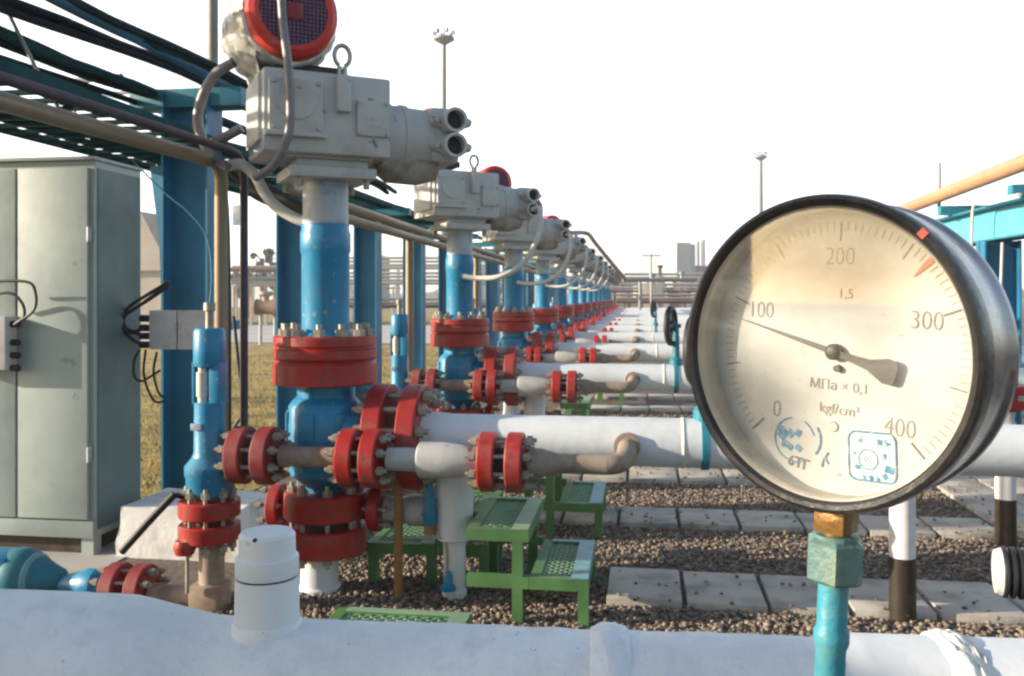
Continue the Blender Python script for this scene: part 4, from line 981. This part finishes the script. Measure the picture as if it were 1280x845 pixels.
rack(430, 620, 335, 70, 'grey pipe rack seen between the first and second yokes', 7, 'far_steel', .5, 3)
rack(285, 352, 337, 55, 'dark pipe rack seen between the conduits and the blue column', 4, 'far_brown', .7, 1)
rack(690, 800, 385, 60, 'tan pipe rack low behind the far valves', 7, 'far_tan', .5, 2)
rack(790, 930, 391, 66, 'low grey pipe rack running behind the black handwheels', 9, 'far_steel', .5, 1)
rack(760, 900, 364, 58, 'brown double pipe rack under the sloping pipe', 8, 'far_brown', .4, 2)
rack(425, 650, 354, 52, 'grey double pipe rack crossing behind the second and third yokes', 8, 'far_steel', .5, 3)
rack(410, 690, 383, 46, 'low dark pipe run behind the tan upright conduits', 11, 'far_dark', .5, 2)
rack(286, 360, 356, 42, 'tan pipe run low between the conduits and the blue column', 4, 'far_tan', .6, 2)
for i in range(12):
    px_ = 288+i*29; D_ = 40+(i*17) % 35; q = P(px_, 370, D_); hz_ = 2.0+(i*31) % 7*.45
    t = thing('utility_pole', 'thin far pole standing on the open ground beyond the blue columns', 'pole', (q.x, q.y, 0), 'far poles beyond the blue columns')
    MB().cyl((q.x, q.y, -.02), (q.x, q.y, hz_), .06, n=8).build('pole', ('far_brown', 'far_steel', 'far_dark')[i % 3], t); MB().box((q.x, q.y, hz_-.12), (.5+.15*(i % 4), .1, .1)).build('crossarm', ('far_steel', 'far_brown')[i % 2], t)
rack(150, 240, 322, 60, 'dark pipe rack seen between the cabinet and the first column', 5, 'far_brown', .7, 2)
t = thing('pipe_loop', 'brown pipe sloping down from the far actuators to the low rack', 'pipe', P(785, 400, 32))
MB().tube([P(700, 293, 30), P(715, 291, 30), P(730, 291, 31), P(737, 294, 31), P(745, 305, 31.5), P(780, 347, 34), P(788, 350, 35), P(870, 350, 40)], .075, 10, smooth=3).build('pipe', 'rust', t)
MB().cyl(P(720, 291, 30), V(P(720, 291, 30).x, P(720, 291, 30).y, -.02), .06, n=8).build('post', 'far_steel', t); MB().cyl(P(800, 350, 36), V(P(800, 350, 36).x, P(800, 350, 36).y, -.02), .06, n=8).build('post', 'far_steel', t)
def tank(px, D, wpx, ytop, lab, m='bldg_white', grp=None):
    q = P(px, 370, D); s = D/FPX; r = wpx*s/2; zt3 = H+(370-ytop)*s
    t = thing('storage_tank', lab, 'tank', (q.x, q.y, 0), grp)
    MB().lathe((q.x, q.y, 0), ZA, [(-.05, r), (zt3-r*.2, r)], 24).build('shell', m, t); MB().lathe((q.x, q.y, 0), ZA, [(zt3-r*.2, r*1.02), (zt3, r*.2), (zt3+.02, 0)], 24).build('roof', m, t)
tank(800, 85, 18, 356, 'squat pale tank at the far end of the valve row'); tank(822, 92, 22, 352, 'pale tank below the white plant building', 'bldg_grey'); tank(848, 80, 16, 366, 'small pale tank behind the black handwheel', 'far_tan')
tank(470, 95, 34, 318, 'grey tank seen between the first blue yoke and the tan conduit', 'far_steel'); tank(590, 100, 30, 330, 'pale tank beyond the second blue yoke', 'bldg_grey')
t = thing('building', 'long low grey shed on the skyline between the conduits and the blue column', 'building', P(320, 370, 110))
quad_block(MB(), 250, 360, 112, 105, 0, H+22*108/FPX, 9).build('wall', 'bldg_grey', t); quad_block(MB(), 248, 362, 111, 104, H+22*108/FPX, H+27*108/FPX, 11).build('roof', 'far_dark', t)
t = thing('building', 'pale steep-roofed shed showing between the cabinet and the first column', 'building', P(185, 370, 40))
a = P(150, 370, 42); b_ = P(215, 370, 42)
MB().span(a.x, b_.x, a.y, a.y+5, 0, 2.6).build('wall', 'far_tan', t)
MB().prism([V(a.x-.3, a.y-.3, 2.6), V(b_.x+.3, a.y-.3, 2.6), V((a.x+b_.x)/2, a.y-.3, 5.4)], (0, 5.6, 0)).build('roof', 'far_tan', t)
t = thing('ground_valve', 'small dark valve on two thin legs out on the lawn', 'valve', P(334, 430, 25))
q = P(332, 384, 25)
MB().lathe(q-V(.35, 0, 0), XA, [(0, .2), (.1, .24), (.2, .2), (.5, .2), (.7, .28), (.8, .28)], 16).build('body', 'far_brown', t); MB().lathe(q, ZA, [(0, .1), (.3, .1), (.35, .22), (.45, .2)], 14).build('bonnet', 'far_tan', t)
for dx in (-.15, .28): MB().cyl(V(q.x+dx, q.y, -.02), V(q.x+dx, q.y, q.z), .05, n=8).build('leg', 'primer', t)
for i in range(22):             # low clutter of the far plant, both sides of the row
    px = 700+i*9.3; D = 52+((i*37) % 34); q = P(px, 370, D); hgt = .9+((i*53) % 10)*.2
    t = thing('equipment_skid', 'small boxy plant unit far beyond the pipes', 'plant unit', (q.x, q.y, 0), 'far plant units beyond the pipes')
    MB().box((q.x, q.y, hgt/2), (.8+.1*(i % 4), .8, hgt), bev=.04).build('casing', ('far_tan', 'far_steel', 'bldg_white', 'far_brown')[i % 4], t)
    MB().lathe((q.x+.2, q.y, hgt), ZA, [(0, .12), (.5, .12), (.55, .2), (.7, .2)], 12).build('vent', ('far_steel', 'far_brown')[i % 2], t)

for i in range(12):
    px_ = 690+i*17+(i*29) % 11; D_ = 46+(i*23) % 40; q = P(px_, 370, D_); hz_ = 1.9+(i*41) % 9*.22
    t = thing('utility_pole', 'thin far pole with a crossarm standing among the plant units', 'pole', (q.x, q.y, 0), 'far poles among the plant units')
    MB().cyl((q.x, q.y, -.02), (q.x, q.y, hz_), .06, n=8).build('pole', ('far_brown', 'far_steel', 'far_dark')[i % 3], t); MB().box((q.x, q.y, hz_-.1), (.7+.1*(i % 4), .08, .08)).build('crossarm', ('far_brown', 'far_steel')[i % 2], t)
# trees on the left skyline
def tree(px, D, ytop, wpx, lab, m, seed):
    q = P(px, 370, D); s = D/FPX; zt4 = H+(370-ytop)*s; r = random.Random(seed)
    t = thing('tree', lab, 'tree', (q.x, q.y, 0), 'skyline trees')
    tr = MB(); tr.tube([V(q.x, q.y, -.1), V(q.x+.1, q.y, zt4*.4), V(q.x-.1, q.y, zt4*.8)], .16, 8)
    for k in range(5):
        a = r.uniform(0, 6.28); tr.tube([V(q.x, q.y, zt4*(.35+.09*k)), V(q.x+math.cos(a)*wpx*s*.35, q.y+math.sin(a)*wpx*s*.35, zt4*(.5+.09*k))], .06, 6)
    tr.build('trunk', 'bark', t)
    n = 1500; vs = []; 
    cl = [(r.uniform(-.38, .38)*wpx*s, r.uniform(-.38, .38)*wpx*s, zt4*r.uniform(.38, .92), wpx*s*r.uniform(.1, .22)) for _ in range(14)]
    P0 = np.zeros((n*4, 3)); lr = np.random.default_rng(seed)
    for i in range(n):
        c = cl[i % 14]; d = lr.normal(0, 1, 3); d /= np.linalg.norm(d); d *= c[3]*lr.uniform(.2, 1)**.5
        ctr = np.array([q.x+c[0], q.y+c[1], c[2]])+d; u = lr.normal(0, 1, 3); u /= np.linalg.norm(u); v = np.cross(u, lr.normal(0, 1, 3)); v /= np.linalg.norm(v)
        z = .13; P0[i*4:i*4+4] = [ctr-u*z-v*z*.5, ctr+u*z-v*z*.5, ctr+u*z*.8+v*z*.5, ctr-u*z*.8+v*z*.5]
    o = mesh_np('crown', P0, np.arange(n*4).reshape(-1, 4), m); o.parent = t
    o.data.transform(Matrix.Translation(-Vector((q.x, q.y, 0))))
tree(329, 75, 306, 26, 'ragged dark tree above the grey shed roof', 'leaf', 3)
tree(303, 85, 338, 26, 'low round dark tree beside the grey conduit', 'leaf', 5)
tree(345, 80, 330, 22, 'olive tree half hidden by the second blue column', 'leaf2', 6)
tree(620, 120, 345, 30, 'olive tree behind the second yoke', 'leaf2', 8)
tree(700, 110, 350, 24, 'dark ragged tree between the far actuators', 'leaf', 12)
tree(905, 140, 350, 40, 'hazy olive tree half behind the gauge beside the annex', 'leaf2', 13)
tree(735, 130, 352, 34, 'hazy olive tree at the far end of the actuators', 'leaf2', 9)
n = 9000                       # distant belt of trees that reads as one mass
px = rng.uniform(-300, 1700, n); D = 330+rng.uniform(0, 25, n); d = (px-640)/FPX
hmax = 3.2+1.6*np.sin(px*.021)+1.2*np.sin(px*.057+1)+.7*np.sin(px*.13)
z = rng.uniform(0, 1, n)**.8*hmax; X_ = D*(-SN+d*CS); Y_ = D*(CS+d*SN)
u = rng.normal(0, .75, (n, 4, 3)); vv = (np.stack([X_, Y_, z], 1)[:, None]+u).reshape(-1, 3); vv[:, 2] = np.maximum(vv[:, 2], .01)
o = mesh_np('treeline', vv, np.arange(4*n).reshape(-1, 4), 'leaf2'); o['kind'] = 'stuff'; tag(o, 'low belt of trees along the far horizon', 'trees')

# ================================================================== THE PRESSURE GAUGE
GYAW, GROLL = R(-40), R(2.6)
gc = P(1040, 440, .453)
g = thing('pressure_gauge', 'large round pressure gauge with black rim and cream dial reading just under 100', 'gauge', gc, local=True)
g.rotation_mode = 'QUATERNION'
g.rotation_quaternion = (Matrix.Rotation(GYAW, 3, 'Z') @ Matrix.Rotation(GROLL, 3, 'Y')).to_quaternion()
YL = V(0, 1, 0)
def ring(mb, prof, n=96):
    rings = [[mb.bm.verts.new((r*math.cos(2*math.pi*i/n), y, r*math.sin(2*math.pi*i/n))) for i in range(n)] for (y, r) in prof]
    for a, b in zip(rings, rings[1:]):
        for i in range(n): mb.bm.faces.new((a[i], a[(i+1) % n], b[(i+1) % n], b[i]))
    return mb
mb = ring(MB(), [(-.004, .0742), (-.008, .0742), (-.008, .0775), (.0095, .0775)]); mb.lathe((0, 0, 0), YL, [(.009, .0742), (.0092, .0775), (.022, .0770), (.025, .0782), (.030, .0782), (.034, .075), (.035, .04)], 96); mb.build('case', 'case', g)
ring(MB(), [(-.004, .0795), (-.013, .0803), (-.0165, .0795), (-.0175, .0775), (-.0165, .0755), (-.0135, .0742)]).build('bezel', 'bezel', g)
ring(MB(), [(-.0134, .0742), (-.0140, .0738), (-.0120, .0725), (-.0095, .0722)]).build('seal_ring', 'seal', g)
d_ = MB(); d_.lathe((0, 0, 0), YL, [(-.0090, .0736), (-.0083, .0736)], 96); dial = d_.build('dial', 'dial', g)
# lower the dial into the case: the sunk dial face lies 14 mm behind the rim
DY = .0045; DOF_ = DY+.009
dial.location.y = DOF_
ring(MB(), [(-.0095, .0741), (.0072, .0735)]).build('dial_wall', 'seal', g)
gl = MB(); vs = [gl.bm.verts.new((.0736*math.cos(2*math.pi*i/96), -.0128, .0736*math.sin(2*math.pi*i/96))) for i in range(96)]; gl.bm.faces.new(vs)
glo = gl.build('glass', 'glass', g)
def ang(v): return R(225-270*v/400)
tk = MB(); fine = MB()
for i in range(81):
    v = i*5; a = ang(v); maj = v % 100 == 0; mid = v % 50 == 0
    r0, r1 = (.0575 if maj else .0585 if mid else .0625), .0670
    wdt = .0009 if maj else .0006 if mid else .00036
    c = V((r0+r1)/2*math.cos(a), DY-.0003, (r0+r1)/2*math.sin(a))
    (tk if mid else fine).box(c, (r1-r0, .0003, wdt), rot=Matrix.Rotation(-a, 3, 'Y'))
tk.build('major_mark', 'ink', dial).location.y = -DOF_; fine.build('minor_mark', 'faint_ink', dial).location.y = -DOF_
DG = bpy.context.evaluated_depsgraph_get()
def text(s, x, z, size, m, name, rot=0, bold=0.0, parent=None, sx=1.0):
    cu = bpy.data.curves.new('txt', 'FONT'); cu.body = s; cu.size = size; cu.align_x = 'CENTER'; cu.align_y = 'CENTER'; cu.extrude = .00012; cu.offset = bold; cu.resolution_u = 4
    ob = bpy.data.objects.new('txt', cu); COL.objects.link(ob); bpy.context.view_layer.update()
    me = bpy.data.meshes.new_from_object(ob.evaluated_get(bpy.context.evaluated_depsgraph_get())); bpy.data.objects.remove(ob); bpy.data.curves.remove(cu)
    me.transform(Matrix.Translation((x, DY-.0003, z)) @ Matrix.Rotation(rot, 4, 'Y') @ Matrix.Rotation(math.pi/2, 4, 'X') @ Matrix.Diagonal((sx, 1, 1, 1)))
    me.materials.clear(); me.materials.append(M[m])
    o = bpy.data.objects.new(name, me); COL.objects.link(o); o.parent = parent or dial
    if not parent: o.location.y = -DOF_
    return o
for (v, s) in ((0, '0'), (100, '100'), (200, '200'), (300, '300'), (400, '400')):
    a = ang(v); r = .049
    text(s, r*math.cos(a)*(1.0 if v != 0 else .95), r*math.sin(a), .0132, 'faint_ink', 'numeral', bold=-.0002, sx=.82)
text('1,5', .004, .0300, .0072, 'ink', 'class_mark', bold=-.0001)
text('МПа × 0,1', .002, -.0178, .0072, 'faint_ink', 'unit_text'); text('kgf/cm²', .003, -.0300, .0075, 'faint_ink', 'unit_text')
text('6ТГ', -.0185, -.0617, .0075, 'ink', 'handwriting', rot=R(6), bold=.0002)
sc_ = MB(); sc_.lathe((0.0005, DY-.0012, -.0390), YL, [(0, .0022), (.0008, .0028), (.0014, .0028)], 20); sc_.build('dial_screw', 'steel', g)
# stamps: a round one with broken ink and a rounded square one
def loop_pts(f, n): return [f(2*math.pi*i/n) for i in range(n+1)]
st = MB()
for k, (a0_, a1_) in enumerate(((100, 250), (262, 300), (20, 62))):
    st.tube([V(-.0215+.0118*math.cos(R(a)), DY-.0004, -.0495+.0118*math.sin(R(a))) for a in np.linspace(a0_, a1_, 18)], .00035, 6)
for (x, z, sx_, sz_) in ((-.029, -.047, .006, .0055), (-.024, -.0465, .0035, .004), (-.0195, -.0455, .003, .004), (-.0245, -.0535, .004, .003), (-.019, -.0535, .0035, .003), (-.0275, -.0525, .003, .0035)):
    st.box((x, DY-.0004, z), (sx_, .0003, sz_), rot=Matrix.Rotation(R((x*9000) % 50), 3, 'Y'))
for pts in ([(-.0085, -.041), (-.0065, -.046), (-.007, -.051), (-.009, -.055)], [(-.002, -.053), (-.0045, -.0575), (-.005, -.061)], [(-.0035, -.056), (-.0015, -.059)]):
    st.tube([V(x, DY-.0004, z) for x, z in pts], .00055, 6, smooth=4)
st.build('round_stamp', 'stamp', g)
def rsq(hw_, cr, n=8):
    out = []
    for (sx_, sz_, a0_) in ((1, 1, 0), (-1, 1, 90), (-1, -1, 180), (1, -1, 270)):
        for k in range(n+1):
            a = R(a0_+90*k/n); out.append((sx_*(hw_-cr)+cr*math.cos(a), sz_*(hw_-cr)+cr*math.sin(a)))
    return out
sq = MB(); RS = Matrix.Rotation(R(-4), 3, 'Y'); C0 = V(.0215, DY-.0004, -.0510)
base = [C0+RS @ V(x, 0, z) for x, z in rsq(.0122, .0042)]
sq.tube(base+[base[0]], .00052, 6)
for (x, z, s) in ((-.006, .0075, .0022), (.004, .0078, .0026), (.0085, .0072, .002), (.0065, .001, .002), (.0088, -.0055, .0045), (.0065, -.009, .003), (-.0005, -.0105, .0024), (-.0045, -.0105, .0022), (.003, -.0108, .002), (-.0075, -.0058, .0028), (-.009, .001, .0015)):
    sq.box(C0+RS @ V(x, 0, z), (s, .0003, s*.8), rot=Matrix.Rotation(R((x*7919) % 60), 3, 'Y'))
cc = C0+RS @ V(-.002, 0, -.0015); sq.tube([cc+V(.0050*math.cos(a), 0, .0050*math.sin(a)) for a in np.linspace(0, 6.28, 24)], .0003, 6)
sq.build('square_stamp', 'stamp', g)
text('1', .0155, -.0432, .005, 'stamp', 'stamp_text', parent=g); text('X5', .0265, -.0432, .005, 'stamp', 'stamp_text', parent=g); text('2', .0280, -.0500, .005, 'stamp', 'stamp_text', parent=g); text('02', .0195, -.0525, .0042, 'stamp', 'stamp_text', parent=g)
wsh = MB(); wsh.prism([C0+V(0, .00018, 0)+RS @ V(x, 0, z) for x, z in rsq(.0125, .0043)], (0, .00008, 0)); wsh.build('stamp_ground', 'stamp_wash', g)
# red limit arrow and rim mark
aR = ang(265); 
ar = MB(); ar.prism([V(r*math.cos(aR)-s*math.sin(aR), DY-.0008, r*math.sin(aR)+s*math.cos(aR)) for r, s in ((.0555, .0002), (.0655, .0016), (.071, .0003), (.071, -.0003), (.0655, -.0016), (.0555, -.0002))], (0, .0003, 0)); ar.build('limit_mark', 'red_mark', g)
rm = MB(); rm.box(V(.0785*math.cos(aR+.06), -.0171, .0785*math.sin(aR+.06)), (.0042, .0012, .0038), rot=Matrix.Rotation(-aR, 3, 'Y')); rm.build('rim_mark', 'red_mark', g)
# needle
an_ = ang(87); ux, uz = math.cos(an_), math.sin(an_)
def nd(r, s): return V(r*ux-s*uz, DY-.0042, r*uz+s*ux)
nm = MB(); nm.prism([nd(.0575, .0001), nd(.0, .0015), nd(-.010, .0018), nd(-.020, .0028), nd(-.029, .0064), nd(-.033, .0060), nd(-.0345, .004), nd(-.0345, -.004), nd(-.033, -.0060), nd(-.029, -.0064), nd(-.020, -.0028), nd(-.010, -.0018), nd(.0, -.0015), nd(.0575, -.0001)], (0, .0005, 0)); nm.build('needle', 'needle', g)
hb = MB(); hb.lathe((0, DY-.0062, 0), YL, [(0, .0022), (.0008, .0036), (.002, .0042), (.0062, .0042)], 24); hb.lathe((.0018, DY-.003, -.0085), YL, [(0, .0018), (.003, .002)], 14); hb.build('hub', 'needle', g)
# shank below the case
sh = MB(); sh.cyl((0, .012, -.0765), (0, .012, -.0835), .0085, n=20); sh.box((0, .012, -.089), (.0170, .0170, .0125), bev=.0012); sh.cyl((0, .012, -.095), (0, .012, -.105), .0075, n=20)
sh.build('shank', 'brass', g)
# teal union nut and standpipe, a thing of its own, in the same leaning frame
sp = thing('standpipe', 'teal standpipe with hexagonal union nut under the pressure gauge', 'pipe', gc, local=True)
sp.rotation_mode = 'QUATERNION'; sp.rotation_quaternion = g.rotation_quaternion
nu = MB(); nu.lathe((0, .012, 0), V(0, 0, -1), [(.0985, .0125), (.1005, .0155), (.1195, .0155), (.1215, .013)], 6); nu.cyl((0, .012, -.0965), (0, .012, -.0987), .0115, n=24)
nu.build('union_nut', 'nut_teal', sp, angle=20)
pp = MB(); pp.lathe((0, .012, 0), V(0, 0, -1), [(.1205, .0078), (.146, .0078), (.149, .0092), (.154, .0092), (.158, .0078), (.20, .0078)], 24)
inv = g.rotation_quaternion.inverted(); back = inv @ V(0, 1, 0)
e0 = V(0, .012, -.195); hdr = inv @ (V(gc.x, 1.148-.06, PC.z+.0)-gc)
pp.tube([e0, e0+V(0, 0, -.03), e0+V(0, 0, -.055)+back*.012, e0+V(0, 0, -.07)+back*.05, e0.lerp(hdr, .5)+V(0, 0, -.05), hdr], .0078, 16, smooth=5)
pp.build('pipe', 'pipe_teal', sp)

# thin evening haze that pales the far plant
hz = MB(); hz.span(-420, 420, -30, 620, -1.0, 26)
o = hz.build('haze', 'glass'); o['kind'] = 'stuff'; tag(o, 'thin pale evening haze over the whole plant', 'haze')
hm_ = bpy.data.materials.new('haze_air'); hm_.use_nodes = True
for n_ in list(hm_.node_tree.nodes): hm_.node_tree.nodes.remove(n_)
pv = hm_.node_tree.nodes.new('ShaderNodeVolumePrincipled'); pv.inputs['Color'].default_value = (.95, .96, 1, 1); pv.inputs['Density'].default_value = HAZE; pv.inputs['Anisotropy'].default_value = .3
ho = hm_.node_tree.nodes.new('ShaderNodeOutputMaterial'); hm_.node_tree.links.new(pv.outputs[0], ho.inputs['Volume'])
o.data.materials.clear(); o.data.materials.append(hm_)
